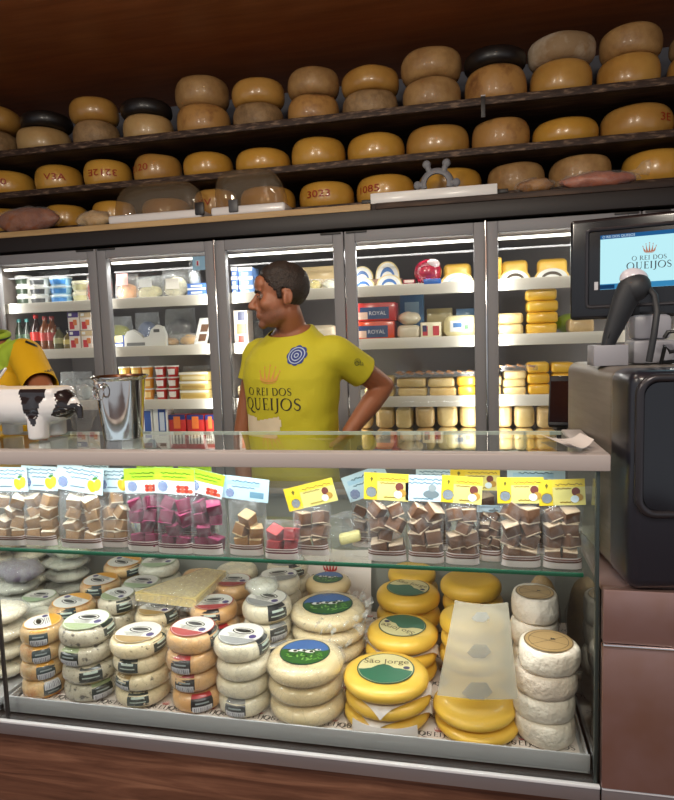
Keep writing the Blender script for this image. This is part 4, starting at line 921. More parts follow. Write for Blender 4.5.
X, w, z, h = place(189, 209, 254, 268, 0); b = MB(); b.box((0, 0, 0), (w, .002, .07), flat((150, 190, 220), .3, .3)); b.box((-w * .25, -.0015, .0), (.022, .001, .03), flat((206, 214, 224), .3)); b.box((-w * .25, -.0025, .0), (.009, .001, .022), flat((190, 50, 70), .3)); tag(b.build('door_sticker', None, (at(199, 262, Y=FY - .002).x, FY + .0455, at(199, 262, Y=FY).z)), 'pale blue sticker with red mark inside the second fridge door', 'sticker')
X, w, z, h = place(106, 133, 316, 350, 1, YG0 + .14); bag(X, YG0 + .14, z, w, h, .09, flat((150, 150, 40), .5), 'salad_bag', 'yellow green bag behind the blue tray, second fridge door')
row([('box', 113, 131, 335, (44, 74, 140), 'display_tray', 'dark blue tray with yellow pieces on the second shelf', [(.25, .8, .45, .95, (226, 200, 110)), (.2, .8, .12, .3, WH)]),
     ('bag', 158, 181, 335, (190, 150, 100), 'cookie_pack', 'stack of pale brown rounds in film beside the white display box'), ('bag', 180, 201, 333, (206, 166, 104), 'pastry_pack', 'flat tan pastry in clear film on the second shelf', None, .1)], 1, 1)
# white display box with cut-out shapes
X, w, z, h = place(131, 172, 325, 350, 1); t = thing('display_box', 'white cardboard display box with rounded cut-out back on the second shelf', 'box', (X, YG0 - .06, z)); b = MB()
p = [(-.5, 0), (.5, 0), (.5, .55), (.44, .9), (.3, 1.), (.16, .8), (.1, .5), (-.05, .42), (-.12, .62), (-.28, .82), (-.42, .74), (-.5, .5)]
v0 = [Vector((x * w, .012, y * h)) for x, y in p]; v1 = [Vector((x * w, -.012, y * h)) for x, y in p]; n = len(p)
b.add(v0 + v1, [tuple(range(n)), tuple(reversed(range(n, 2 * n)))] + [(i, n + i, n + (i + 1) % n, (i + 1) % n) for i in range(n)], flat(WH, .4)); b.build('card', t)
b = MB(); faceplate(b, w, h, .024, .06, .5, .08, .22, flat((130, 130, 130), .4)); faceplate(b, w, h, .024, .72, .86, .66, .8, flat((90, 90, 90), .4)); b.build('print', t)
X, w, z, h = place(196, 208, 318, 350, 1); t = thing('display_stand', 'white slanted card stand with two dark panels beside the door frame', 'box', (X, YG0, z)); b = MB()
b.slab(lambda u, v: Vector(((u - .5) * w + .02 * v, .05 * v - .03, v * h)), 2, 2, flat(WH, .4), .012); b.build('card', t)
b = MB()
for v0_, v1_ in ((.16, .42), (.5, .78)): b.add([Vector(((u - .5) * w + .02 * v, .05 * v - .039, v * h)) for u, v in ((.3, v0_), (.9, v0_), (.9, v1_), (.3, v1_))], [(0, 1, 2, 3)], flat((110, 80, 60), .4))
b.build('panel_print', t)
# third shelf of door 2: cups and flat tubs
def cups(px, y0, n, k, c, c2, words, door, r=.034, h=.062, lid=WH):
    p = at(px, 392, Y=YG0)
    for i in range(n):
        t = thing('dessert_cup', '%s, %s of its pile' % (words, level(i, n)), 'cup', (p.x, YG0 - .02, SZ[k] - .0055 + i * h), 0, 'dessert cups'); b = MB(); b.lathe([(r * .75, 0), (r * .95, h * .88)], 20, flat(c, .35, .3)); b.build('cup', t)
        b = MB(); b.lathe([(r, h * .88), (r, h * .97), (r * .9, h * .99)], 20, flat(lid, .3, .3)); b.build('lid', t)
        b = MB(); b.grid(lambda u, v: Vector(((r * (.79 + .12 * v)) * cos(pi * 1.25 + pi * .5 * u), (r * (.79 + .12 * v)) * sin(pi * 1.25 + pi * .5 * u) - .001, h * (.2 + .5 * v))), 6, 2, flat(c2, .35, .3)); b.build('band', t)
cups(128, 0, 3, 2, (206, 160, 60), (226, 196, 120), 'yellow dessert cup nearest the bucket', 1)
cups(140, 0, 3, 2, (222, 170, 60), (236, 206, 120), 'amber dessert cup second from the bucket', 1)
cups(151, 0, 3, 2, (222, 150, 50), (240, 210, 140), 'orange dessert cup beside the red cups', 1)
cups(164, 0, 3, 2, (176, 40, 44), (236, 232, 228), 'red cup with white emblem, near column', 1)
cups(176, 0, 3, 2, (176, 40, 44), (236, 232, 228), 'red cup with white emblem, far column', 1)
for i in range(3):
    X, w, z, H = place(184, 213, 372, 402, 2); h = H / 3
    carton(X, YG0, z + i * h, w, h, .12, (206, 180, 112), [(0, 1, .75, 1, (226, 222, 210)), (.1, .9, .2, .55, ((190, 160, 90), (170, 140, 80), (214, 200, 160))[i])], 'flat_tub', 'flat yellowish tub, %s of three beside the second fridge door frame' % level(i, 3), cat='tub', bev=.008)
for x0, x1, yt, c, nm, lb_ in ((136, 160, 312, (70, 84, 120), 'dark_bag', 'dim blue grey bag at the back behind the white display box'), (166, 196, 308, (84, 82, 84), 'dark_bag', 'dim grey bag at the back above the pastry pack'), (230, 262, 312, (96, 92, 88), 'dark_bag', 'dim grey bag at the back beside the photo carton')):
    X, w, z, h = place(x0, x1, yt, 350, 1, YG0 + .2); bag(X, YG0 + .2, z, w, h, .1, flat(c, .5), nm, lb_)
for x0, x1, yt, c, lb_ in ((150, 172, 378, (150, 130, 80), 'dim tan bag at the back of the third shelf behind the dessert cups'), (184, 212, 366, (120, 110, 84), 'dim bag at the back of the third shelf above the flat tubs'), (62, 92, 372, (70, 74, 76), 'dim grey bag at the back of the third shelf, leftmost door')):
    X, w, z, h = place(x0, x1, yt, 400, 2, YG0 + .22); bag(X, YG0 + .22, z, w, h, .1, flat(c, .5), 'dark_bag', lb_)
row([('box', 145, 156, 404, WH, 'snack_pack', 'white pack with blue oval, nearer the bucket on the low shelf', [(.3, .9, .25, .85, (40, 80, 160)), (.1, .9, .02, .14, (140, 90, 60))]), ('box', 157, 171, 403, WH, 'snack_pack', 'white pack with blue oval beside the red cartons', [(.35, .9, .3, .9, (40, 80, 160)), (.45, .8, .4, .8, (210, 220, 236)), (.1, .9, .02, .14, (140, 90, 60))])], 3, 1)
for i, (x0, x1) in enumerate(((172, 189), (190, 207), (208, 218))):
    X, w, z, h = place(x0, x1, 415, 432, 3); t = carton(X, YG0, z, w, h, .08, (190, 44, 40), [(0, 1, .86, 1, (40, 54, 120)), (.3, .7, .6, .95, (226, 120, 60)), (.06, .94, .15, .5, (236, 226, 216)), (.14, .2, .15, .5, (60, 30, 30)), (.34, .4, .15, .5, (60, 30, 30)), (.54, .6, .15, .5, (60, 30, 30)), (.74, .8, .15, .5, (60, 30, 30))], 'red_carton', 'red carton with white striped band, %s from the white packs' % ORD[i])
# door 3 (behind the man)
for i in range(2):
    for j in range(3):
        x0, x1 = ((230, 241), (242, 256))[i]; X, w, z, H = place(x0, x1, 267, 298, 0); h = H / 3
        carton(X, YG0, z + j * h, w, h, .1, ((70, 110, 190), (110, 150, 214))[i], [(0, 1, .6, 1, WH), (.2, .7, .1, .45, (226, 232, 240))], 'blue_carton', 'blue and white carton, %s of the %s pile beside the man' % (level(j, 3), ('first', 'second')[i]))
row([('box', 231, 251, 310, (226, 216, 206), 'photo_carton', 'white carton with dark round mark beside the man on the second shelf', [(.3, .8, .7, .95, (50, 56, 90)), (.2, .9, .3, .6, (210, 130, 90)), (.3, .7, .05, .25, (170, 60, 40))]),
     ('loaf', 300, 338, 325, M['k_white'], 'cheese_block', 'long pale cheese block beside the man on the second shelf')], 1, 2)
for i, (x0, x1, c, wd) in enumerate([(297, 309, (206, 190, 130), 'first'), (309, 322, (214, 196, 110), 'second'), (322, 338, (210, 206, 180), 'third')]):
    X, w, z, H = place(x0, x1, 278, 298, 0); bag(X, YG0, z, w, H, .08, flat(c, .5), 'cheese_bag', 'film bag of pale cheese on the top shelf, %s from the man' % wd, top=.1)
X, w, z, h = place(296, 338, 265, 298, 0); carton(X, YG0 + .14, z, w, h + .01, .1, (206, 180, 130), [], 'brown_carton', 'tan carton standing behind the film bags beside the man')
row([('loaf', 230, 252, 385, M['k_cream'], 'cheese_block', 'cream cheese block beside the hanging arm on the third shelf'), ('loaf', 318, 340, 385, M['k_cream'], 'cheese_block', 'cream cheese block beside the waist of the man on the third shelf')], 2, 2)
for i, (px, c) in enumerate(((331, (196, 120, 40)), (337, (206, 150, 60)))):
    p = at(px, 420, Y=YG0); bottle(p.x, YG0 - .02 * i, SZ[3] - .0055, .03, .17, c, (216, 170, 70), (220, 150, 50), 'amber bottle on the low shelf by the waist, %s' % ('nearer the man', 'nearer the door frame')[i])
# door 4
def halfround(x0, x1, yt, k, c, lc, name, label, cat='cheese', z=None, d=.07, Y=YG0):
    X, w, z, h = place(x0, x1, yt, 290, k, Y, z); t = thing(name, label, cat, (X, Y, z), R.uniform(-.05, .05), 'half wheels of packed cheese'); b = MB(); n = 20
    m = flat(c, .35, .4); p = [(w * .49 * cos(pi * i / n), h * sin(pi * i / n) ** .8) for i in range(n + 1)]
    for y, s in ((-d / 2, 1), (d / 2, -1)): pass
    v0 = [Vector((x, -d / 2, zz)) for x, zz in p]; v1 = [Vector((x, d / 2, zz)) for x, zz in p]; L = n + 1
    b.add(v0 + v1, [tuple(reversed(range(L))), tuple(range(L, 2 * L))] + [(i, i + 1, L + i + 1, L + i) for i in range(n)] + [(0, L, 2 * L - 1, n)], m); b.build('half_wheel', t)
    b = MB(); y = -d / 2 - .001
    def he(s, v, col, lift): q = [Vector((w * .49 * s * cos(pi * i / n), y - lift, h * v * sin(pi * i / n))) for i in range(n + 1)]; b.add(q, [tuple(reversed(range(L)))], flat(col, .35, .3))
    he(.92, .92, WH, 0); he(.62, .66, lc, .0006); he(.5, .4, (226, 226, 220), .0012); b.build('pack_label', t); return z + h
for i, (x0, x1, yt, wd) in enumerate([(353, 376, 277, 'first'), (377, 403, 274, 'second')]): zt_ = halfround(x0, x1, yt, 0, (226, 206, 150), (60, 110, 180), 'half_cheese', 'half cheese with blue oval label, %s from the door frame, front pair' % wd)
for i, (x0, x1, yt, wd) in enumerate([(352, 374, 266, 'first'), (376, 400, 261, 'second')]): halfround(x0, x1, yt, 0, (226, 206, 150), (60, 110, 180), 'half_cheese', 'half cheese with blue oval label, %s from the door frame, raised rear pair' % wd, Y=YG0 + .12, z=SZ[0] + .05)
X, w, z, h = place(352, 404, 280, 298, 0, YG0 + .12); carton(X, YG0 + .12, z, w, .054, .09, (150, 110, 90), [], 'low_carton', 'low carton under the raised pair of half cheeses')
X, w, z, h = place(414, 442, 258, 292, 0); t = thing('red_cheese_ball', 'round red waxed cheese on the top shelf of the fridge door with red boxes', 'cheese', (X, YG0, z)); b = MB(); b.ball((0, 0, h * .5), (w * .5, w * .45, h * .5), flat((160, 24, 52), .25, .7), 24, 14); b.build('ball', t)
b = MB(); b.ball((w * .18, -w * .2, h * .78), (w * .26, w * .2, h * .2), flat((226, 206, 206), .3, .3), 14, 8); b.build('pack_label', t)
X, w, z, h = place(404, 416, 279, 292, 0); carton(X, YG0, z, w, h, .08, (150, 40, 54), [(.1, .9, .5, .9, (226, 210, 200))], 'small_red_pack', 'small red pack beside the round red cheese')
X, w, z, h = place(425, 442, 278, 290, 0); carton(X, YG0 - .09, z, w, h * .75, .03, (40, 110, 210), [], 'blue_block', 'blue reflection built as a low block in front of the round red cheese')  # added block standing in for a blue reflection in the door glass
for x0, x1, yt, d_, wd in [(441, 474, 272, 3, 'beside the round red cheese'), (499, 530, 269, 4, 'first behind the last door'), (534, 569, 267, 4, 'second behind the last door')]:
    halfround(x0, x1, yt, 0, (226, 190, 96), (176, 196, 214) if d_ == 3 else (70, 56, 40), 'half_cheese', 'yellow half cheese with round label, %s' % wd)
    X, w, z, h = place(x0 + 2, x1 - 2, yt - 9, 288, 0, YG0 + .11); loaf(X, YG0 + .1, z, w, h, .08, M['k_yel'], 'cheese_block', 'yellow cheese block standing behind the half cheese %s' % wd)
X, w, z, h = place(470, 502, 255, 288, 0); loaf(X, YG0 + .06, z, w, h, .09, M['k_yel'], 'cheese_block', 'tall yellow cheese block behind the frame between the last two doors')
for j in range(2):
    X, w, z, H = place(354, 397, 303, 340, 1); h = H / 2 
    t = carton(X + (.006 if j else -.004), YG0 - .02, z + j * h, w, h, .13, ((214, 74, 40), (190, 44, 40))[j], [(.18, .86, .12, .76, (52, 74, 116)), (.06, .36, .12, .5, (224, 190, 170))], 'red_box', ('orange red box with dark blue panel, lower of two beside the door frame', 'darker red box with blue panel, upper of two beside the door frame')[j], cat='box')
    b = MB(); vs_, fs_ = text_geo('ROYAL', h * .3); b.add([Vector((v.x + .02, -.068, v.y + h * .42)) for v in vs_], fs_, flat((216, 214, 220), .4)); b.build('box_lettering', t)
X, w, z, h = place(398, 421, 325, 345, 1); zt_ = z + h; loaf(X, YG0, z, w, h, .11, M['k_white'], 'cheese_block', 'square white cheese block beside the red boxes')
w2 = w; b = MB(); b.ball((0, 0, .034), (w2 * .52, w2 * .42, .0335), M['k_white'], 20, 12); b.v = [v + Vector((noise.noise(v * 30), noise.noise(v * 28), 0 if v.z < .006 else noise.noise(v * 31))) * .005 for v in b.v]
tag(b.build('mozzarella_bag', None, (X, YG0, zt_ + .0005)), 'round white cheese in film lying on the square white block', 'cheese')
row([('box', 421, 442, 322, (232, 222, 190), 'white_carton', 'cream carton with two red and blue marks beside the white block', [(.1, .35, .15, .75, (190, 50, 60)), (.6, .9, .15, .75, (190, 50, 60)), (.1, .3, .4, .8, (50, 50, 90))])], 1, 3)
X, w, z, h = place(444, 484, 315, 342, 1); t = thing('round_cheese_pack', 'rounded pale cheese pack with white printed label on the second shelf', 'cheese', (X, YG0, z)); b = MB(); b.box((0, 0, h / 2), (w, .11, h), flat((226, 214, 164), .35, .4), .035, seg=4); b.build('pack', t)
b = MB(); b.box((0, -.056, h * .5), (w * .62, .002, h * .5), flat((226, 228, 230), .35), .001); b.box((-w * .1, -.0575, h * .55), (w * .25, .001, h * .2), flat((70, 110, 160), .35)); b.box((w * .16, -.0575, h * .45), (w * .12, .001, h * .2), flat((90, 130, 90), .35)); b.build('pack_label', t)
X, w, z, h = place(400, 418, 292, 340, 1); carton(X, YG0 + .2, z, .13, .24, .06, (70, 110, 150), [(.2, .8, .5, .8, (150, 180, 200))], 'tall_blue_carton', 'tall blue carton behind the round white cheese')
for x0, x1, wd in ((424, 452, 'behind the cream carton'), (455, 490, 'behind the rounded cheese pack')): X, w, z, h = place(x0, x1, 306, 340, 1); carton(X, YG0 + .22, z, w, h, .06, (176, 156, 100) if x0 == 424 else (90, 130, 170), [], 'tall_carton', 'tall dim carton ' + wd)
# wrapped blocks in rows
M['w_pale'] = cheese('wrapped_pale_cheese', (226, 204, 150), (206, 176, 116), ns=8., bump=.5); M['w_yel'] = cheese('wrapped_yellow_cheese', (236, 190, 70), (226, 172, 50), ns=6., bump=.3); M['w_tan'] = cheese('wrapped_tan_cheese', (214, 184, 130), (190, 156, 104), ns=9., bump=.5)
def blocks(cols, yb, k, door, mats, words, nth='column', d=.12, dy=0.):
    for ci, (x0, x1, yt, n, mk) in enumerate(cols):
        X, w, z, H = place(x0, x1, yt, yb, k); h = H / n
        for i in range(n):
            loaf(X + R.uniform(-.003, .003), YG0 + dy + R.uniform(-.006, .006), z + i * h, w, h * .99, d, M[mk], 'cheese_block', '%s, %s of %s %s' % (words, level(i, n), ORD[ci], nth), group='wrapped cheese blocks in the refrigerators', e=.28)
blocks([(366, 396, 376, 2, 'w_pale'), (398, 428, 378, 2, 'w_pale'), (429, 456, 378, 2, 'w_pale'), (457, 477, 376, 2, 'w_yel')], 400, 2, 3, None, 'pale wrapped cheese block on the third shelf behind the fourth door', 'pile')
blocks([(350, 374, 408, 2, 'w_tan'), (376, 395, 407, 2, 'w_tan'), (396, 414, 407, 2, 'w_pale'), (416, 436, 405, 2, 'w_tan'), (437, 458, 404, 2, 'w_pale'), (459, 480, 404, 2, 'w_pale')], 432, 3, 3, None, 'tan wrapped cheese block on the low shelf behind the fourth door', 'pile')
blocks([(492, 523, 313, 2, 'w_pale'), (525, 557, 289, 4, 'w_yel'), (566, 592, 318, 1, 'w_tan')], 335, 1, 4, None, 'wrapped cheese block, second shelf behind last door', 'pile')
blocks([(492, 501, 376, 2, 'w_tan'), (502, 525, 371, 3, 'w_pale'), (526, 549, 362, 3, 'w_yel'), (550, 574, 362, 3, 'w_yel'), (576, 600, 364, 3, 'w_yel')], 398, 2, 4, None, 'cheese block on the third shelf behind the last door', 'pile')
blocks([(494, 512, 404, 2, 'w_tan'), (513, 534, 405, 2, 'w_pale'), (535, 556, 406, 2, 'w_tan'), (558, 580, 406, 2, 'w_pale')], 432, 3, 4, None, 'dim wrapped cheese block on the low shelf behind the last door', 'pile')
X, w, z, h = place(560, 588, 325, 335, 1); tag((lambda o: o)(MB().ball((0, 0, .05), (.07, .06, .05), flat((150, 176, 40), .3, .5), 20, 12).build('green_pack', None, (X, YG0 + .14, z))), 'lime green rounded pack behind the yellow bricks', 'package')
for x0, x1, y0, Yp, zp, wd in [(396, 476, 371, YG0 - .005, None, 'fourth'), (495, 536, 367, YG0 - .03, None, 'last')]:
    X, w = span(x0, x1, y0, Yp); zz = {'fourth': SZ[2] - .005 + (place(398, 428, 378, 400, 2)[3]) + .004, 'last': SZ[2] - .005 + max(place(502, 525, 371, 398, 2)[3], 0) + .004}[wd]
    t = thing('pastry_tray', 'shallow film wrapped tray of brown wafers on the pale blocks, %s door' % wd, 'tray', (X, Yp - .02, zz)); b = MB(); b.box((0, 0, .012), (w, .13, .022), M['fb_film'], .006); b.build('film', t)
    b = MB(); n = int(w / .045)
    for i in range(n): b.box((-w / 2 + (i + .5) * w / n, 0, .02), (.036, .11, .008), flat((176, 120, 70), .6), .003, Euler((0, .3, R.uniform(-.1, .1))).to_matrix())
    b.build('wafers', t)['kind'] = 'stuff'
# ------------------------------------------------------------------ people
def fuse(mb, voxel, smooth=4, fac=.5):
    """weld overlapping closed pieces into one continuous surface"""
    me = bpy.data.meshes.new('fuse'); me.from_pydata([tuple(v) for v in mb.v], [], mb.f); o = bpy.data.objects.new('fuse', me); COL.link(o)
    m = o.modifiers.new('r', 'REMESH'); m.mode = 'VOXEL'; m.voxel_size = voxel; s = o.modifiers.new('s', 'SMOOTH'); s.factor = fac; s.iterations = smooth
    dg = bpy.context.evaluated_depsgraph_get(); dg.update(); r = bpy.data.meshes.new_from_object(o.evaluated_get(dg)); bpy.data.objects.remove(o); bpy.data.meshes.remove(me); return r
def setmat(me, mats, smooth=True):
    me.materials.clear()
    for m in mats: me.materials.append(m)
    me.polygons.foreach_set('use_smooth', [smooth] * len(me.polygons)); return me
def skinmat(name, c, dark):
    m, nt, o = newmat(name); b = N(nt, 'ShaderNodeBsdfPrincipled', Roughness=.48); nt.links.new(b.outputs[0], o.inputs[0]); b.inputs['Subsurface Weight'].default_value = .12; b.inputs['Subsurface Scale'].default_value = .01; b.inputs['Subsurface Radius'].default_value = (1, .4, .25)
    a = N(nt, 'ShaderNodeAttribute', attribute_name='stubble'); mx = N(nt, 'ShaderNodeMix', data_type='RGBA'); mx.inputs[6].default_value = lin(c); mx.inputs[7].default_value = lin(dark)
    tc = N(nt, 'ShaderNodeTexCoord'); nz = N(nt, 'ShaderNodeTexNoise', Scale=300., Detail=2.); nt.links.new(tc.outputs['Object'], nz.inputs['Vector'])
    mu = N(nt, 'ShaderNodeMath', operation='MULTIPLY'); nt.links.new(a.outputs['Fac'], mu.inputs[0]); mr = N(nt, 'ShaderNodeMapRange'); mr.inputs['From Min'].default_value = .35; mr.inputs['From Max'].default_value = .6; mr.inputs['To Min'].default_value = .45; nt.links.new(nz.outputs['Fac'], mr.inputs['Value']); nt.links.new(mr.outputs[0], mu.inputs[1])
    nt.links.new(mu.outputs[0], mx.inputs[0]); nt.links.new(mx.outputs[2], b.inputs['Base Color']); return m
def tub(mb, pts, rad, n=6, seg=14):
    """tapered limb with round ends through pts"""
    P = []; Q = []
    for i in range(len(pts) - 1):
        for k in range(n): t = k / n; P.append(Vector(pts[i]).lerp(Vector(pts[i + 1]), t)); Q.append(rad[i] * (1 - t) + rad[i + 1] * t)
    P.append(Vector(pts[-1])); Q.append(rad[-1])
    for _ in range(3):
        for i in range(1, len(P) - 1): P[i] = P[i] * .5 + (P[i - 1] + P[i + 1]) * .25
    mb.tube(P, Q, None, seg); mb.ball(P[0], Q[0], None, 12, 8); mb.ball(P[-1], Q[-1], None, 12, 8)
def hand(mb, wrist, d, palm_n, thumb_side, curl=.5, s=1.):
    """palm, four curled fingers and a thumb; d = pointing direction, palm_n = out of the palm, thumb_side = towards the thumb"""
    d = Vector(d).normalized(); t = Vector(thumb_side).normalized(); p = Vector(palm_n).normalized(); w = Vector(wrist)
    rot = Matrix((t, d, p)).transposed(); mb.ball(w + d * .05 * s, (.04 * s, .055 * s, .016 * s), None, 16, 10, rot)
    for i, (off, L) in enumerate(((.028, .072), (.009, .08), (-.010, .074), (-.028, .058))):
        b0 = w + d * .088 * s + t * off * s; c = curl; q = [b0 - d * .02 * s, b0]; a = 0
        for k in range(3): a += c * (.7 if k == 0 else .9); q.append(q[-1] + (d * cos(a) + p * sin(a)) * L * s * (.42, .32, .26)[k])
        tub(mb, q, [.0095 * s, .0092 * s, .0085 * s, .0078 * s, .0065 * s], 3, 8)
    b0 = w + d * .025 * s + t * .03 * s; tub(mb, [w + d * .02 * s + t * .015 * s, b0, b0 + (t * .7 + d * .7 + p * .2).normalized() * .036 * s, b0 + (t * .45 + d * .8 + p * .4).normalized() * .064 * s], [.013 * s, .0125 * s, .0105 * s, .008 * s], 3, 8)
def head_parts(mb, T):
    k = MB()
    k.ball((0, .016, .036), (.074, .094, .083), None, 24, 16); k.ball((0, -.026, -.022), (.061, .062, .086), None, 20, 14); k.ball((0, -.03, -.072), (.051, .056, .042), None, 18, 12)
    k.ball((0, -.074, -.1), (.024, .018, .018), None); k.ball((0, -.078, .024), (.048, .014, .011), None); k.ball((0, -.07, .05), (.052, .026, .035), None)
    k.tube([(0, -.084, .016), (0, -.097, -.004), (0, -.111, -.024), (0, -.117, -.033)], [.008, .0095, .0115, .0125], None, 10); k.ball((0, -.113, -.034), (.012, .012, .010), None); k.ball((.011, -.101, -.037), (.008, .011, .008), None); k.ball((-.011, -.101, -.037), (.008, .011, .008), None)
    k.ball((0, -.0885, -.0605), (.023, .010, .0055), None); k.ball((0, -.087, -.0705), (.021, .010, .0062), None); k.ball((0, -.084, -.05), (.026, .010, .012), None)
    for s in (1, -1):
        k.ball((s * .037, -.056, -.026), (.022, .027, .026), None); k.ball((s * .036, -.012, -.06), (.022, .05, .034), None)
        k.ball((s * .077, .018, -.008), (.008, .019, .031), None, 14, 10, Euler((-.25, 0, s * .45)).to_matrix()); k.tube([(s * .08, .03, -.03 + .006 * 0), (s * .085, .036, .0), (s * .084, .03, .02), (s * .08, .012, .024), (s * .076, .002, .012)], .0045, None, 8)
    mb.add([T @ v for v in k.v], k.f, None)
def eyes_brows(T, parent, hair, gaze=0.):
    W_ = flat((120, 100, 90), .35, .2); I = flat((52, 34, 22), .15, .8); D = flat((14, 10, 8), .15, .8)
    for s in (1, -1):
        b = MB(); b.ball((s * .031, -.0755, .004), .0115, W_, 16, 12); b.ball((s * .031 + gaze * .003, -.0835, .004), (.006, .005, .006), I, 12, 8); b.ball((s * .031 + gaze * .0035, -.0858, .004), (.003, .003, .003), D, 10, 6); b.v = [T @ v for v in b.v]; b.build('eye', parent)
        b = MB(); b.tube([(s * .014, -.0905, .0185), (s * .028, -.0925, .0245), (s * .044, -.083, .022), (s * .052, -.074, .016)], [.0028, .0036, .003, .0015], hair, 8); b.v = [T @ v for v in b.v]; b.build('eyebrow', parent)
        b = MB(); b.tube([(s * .018, -.0845, .0075), (s * .031, -.0892, .0122), (s * .044, -.0815, .007)], [.003, .0045, .003], M['skin'], 8); b.tube([(s * .018, -.084, .001), (s * .031, -.0875, -.0055), (s * .043, -.0815, .001)], [.0025, .0036, .0025], M['skin'], 8); b.v = [T @ v for v in b.v]; b.build('eyelid', parent)
def hair_mesh(T, parent, mat_, seed=0, front=.078):
    b = MB(); k = MB(); k.ball((0, .016, .04), (.080, .097, .087), mat_, 64, 44); keep = []
    def ok(v):
        x, y, z = v
        if y < -.06: return z > front - .004 * abs(sin(x * 90)) - abs(x) * .1
        if y < -.03: return z > front - (y + .06) * 1.3 - .02
        if y < .006: return z > -.012 if y > -.022 else z > .02
        if y < .04: return z > .028 - (y - .006) * 1.2 if y < .03 else z > -.03
        return z > -.055 - (y - .04) * .2
    idx = {}
    for f in k.f:
        if all(ok(k.v[i]) for i in f): keep.append(f)
    used = sorted({i for f in keep for i in f}); mp = {i: n for n, i in enumerate(used)}
    vs = []
    for i in used:
        v = k.v[i]; d = (v - Vector((0, .018, .03))).normalized(); q = noise.noise(v * 120 + Vector((seed, 0, 0))) * .0025 + noise.noise(v * 45) * .0015; lift = .008 if v.z > .09 and v.y < .03 else .004 if v.z > .06 else .002; vs.append(T @ (v + d * (q + lift)))
    me = bpy.data.meshes.new('hair'); me.from_pydata([tuple(v) for v in vs], [], [tuple(mp[i] for i in f) for f in keep]); setmat(me, [mat_]); o = link('hair', me, parent); m = o.modifiers.new('thick', 'SOLIDIFY'); m.thickness = .008; m.offset = -1; return o
def torso_rings(rings, W, seg=40, n=2.35, m=None):
    b = MB(); vs = []; fs = []
    for (z, a, d, off) in rings:
        for k in range(seg):
            t = 2 * pi * k / seg; ca, sa = cos(t), sin(t); vs.append(W(a * (1 if ca > 0 else -1) * abs(ca) ** (2 / n), off + d * (1 if sa > 0 else -1) * abs(sa) ** (2 / n), z))
    for j in range(len(rings) - 1):
        for k in range(seg): k2 = (k + 1) % seg; fs.append((j * seg + k, j * seg + k2, (j + 1) * seg + k2, (j + 1) * seg + k))
    fs += [tuple(reversed(range(seg))), tuple((len(rings) - 1) * seg + k for k in range(seg))]; b.add(vs, fs, m); return b
M['skin'] = skinmat('tanned_skin', (150, 94, 64), (92, 58, 44))
M['hair'] = pm('dark_brown_hair', (30, 21, 16), .55, c2=(50, 35, 25), ns=90., bump=.6, bs=160.)
M['denim'] = pm('dark_trousers', (30, 34, 48), .8); M['shoe'] = pm('dark_shoe', (26, 24, 24), .5)
def cloth(name, c): return pm(name, c, .75, spec=.25, bump=.12, bs=14.)
RINGS = [(.96, .17, .118, .0), (1.06, .163, .118, .006), (1.16, .165, .12, .01), (1.27, .176, .124, .012), (1.37, .187, .125, .008), (1.43, .184, .116, .0), (1.475, .16, .1, -.01), (1.506, .122, .085, -.016), (1.532, .088, .072, -.02), (1.556, .066, .064, -.022)]
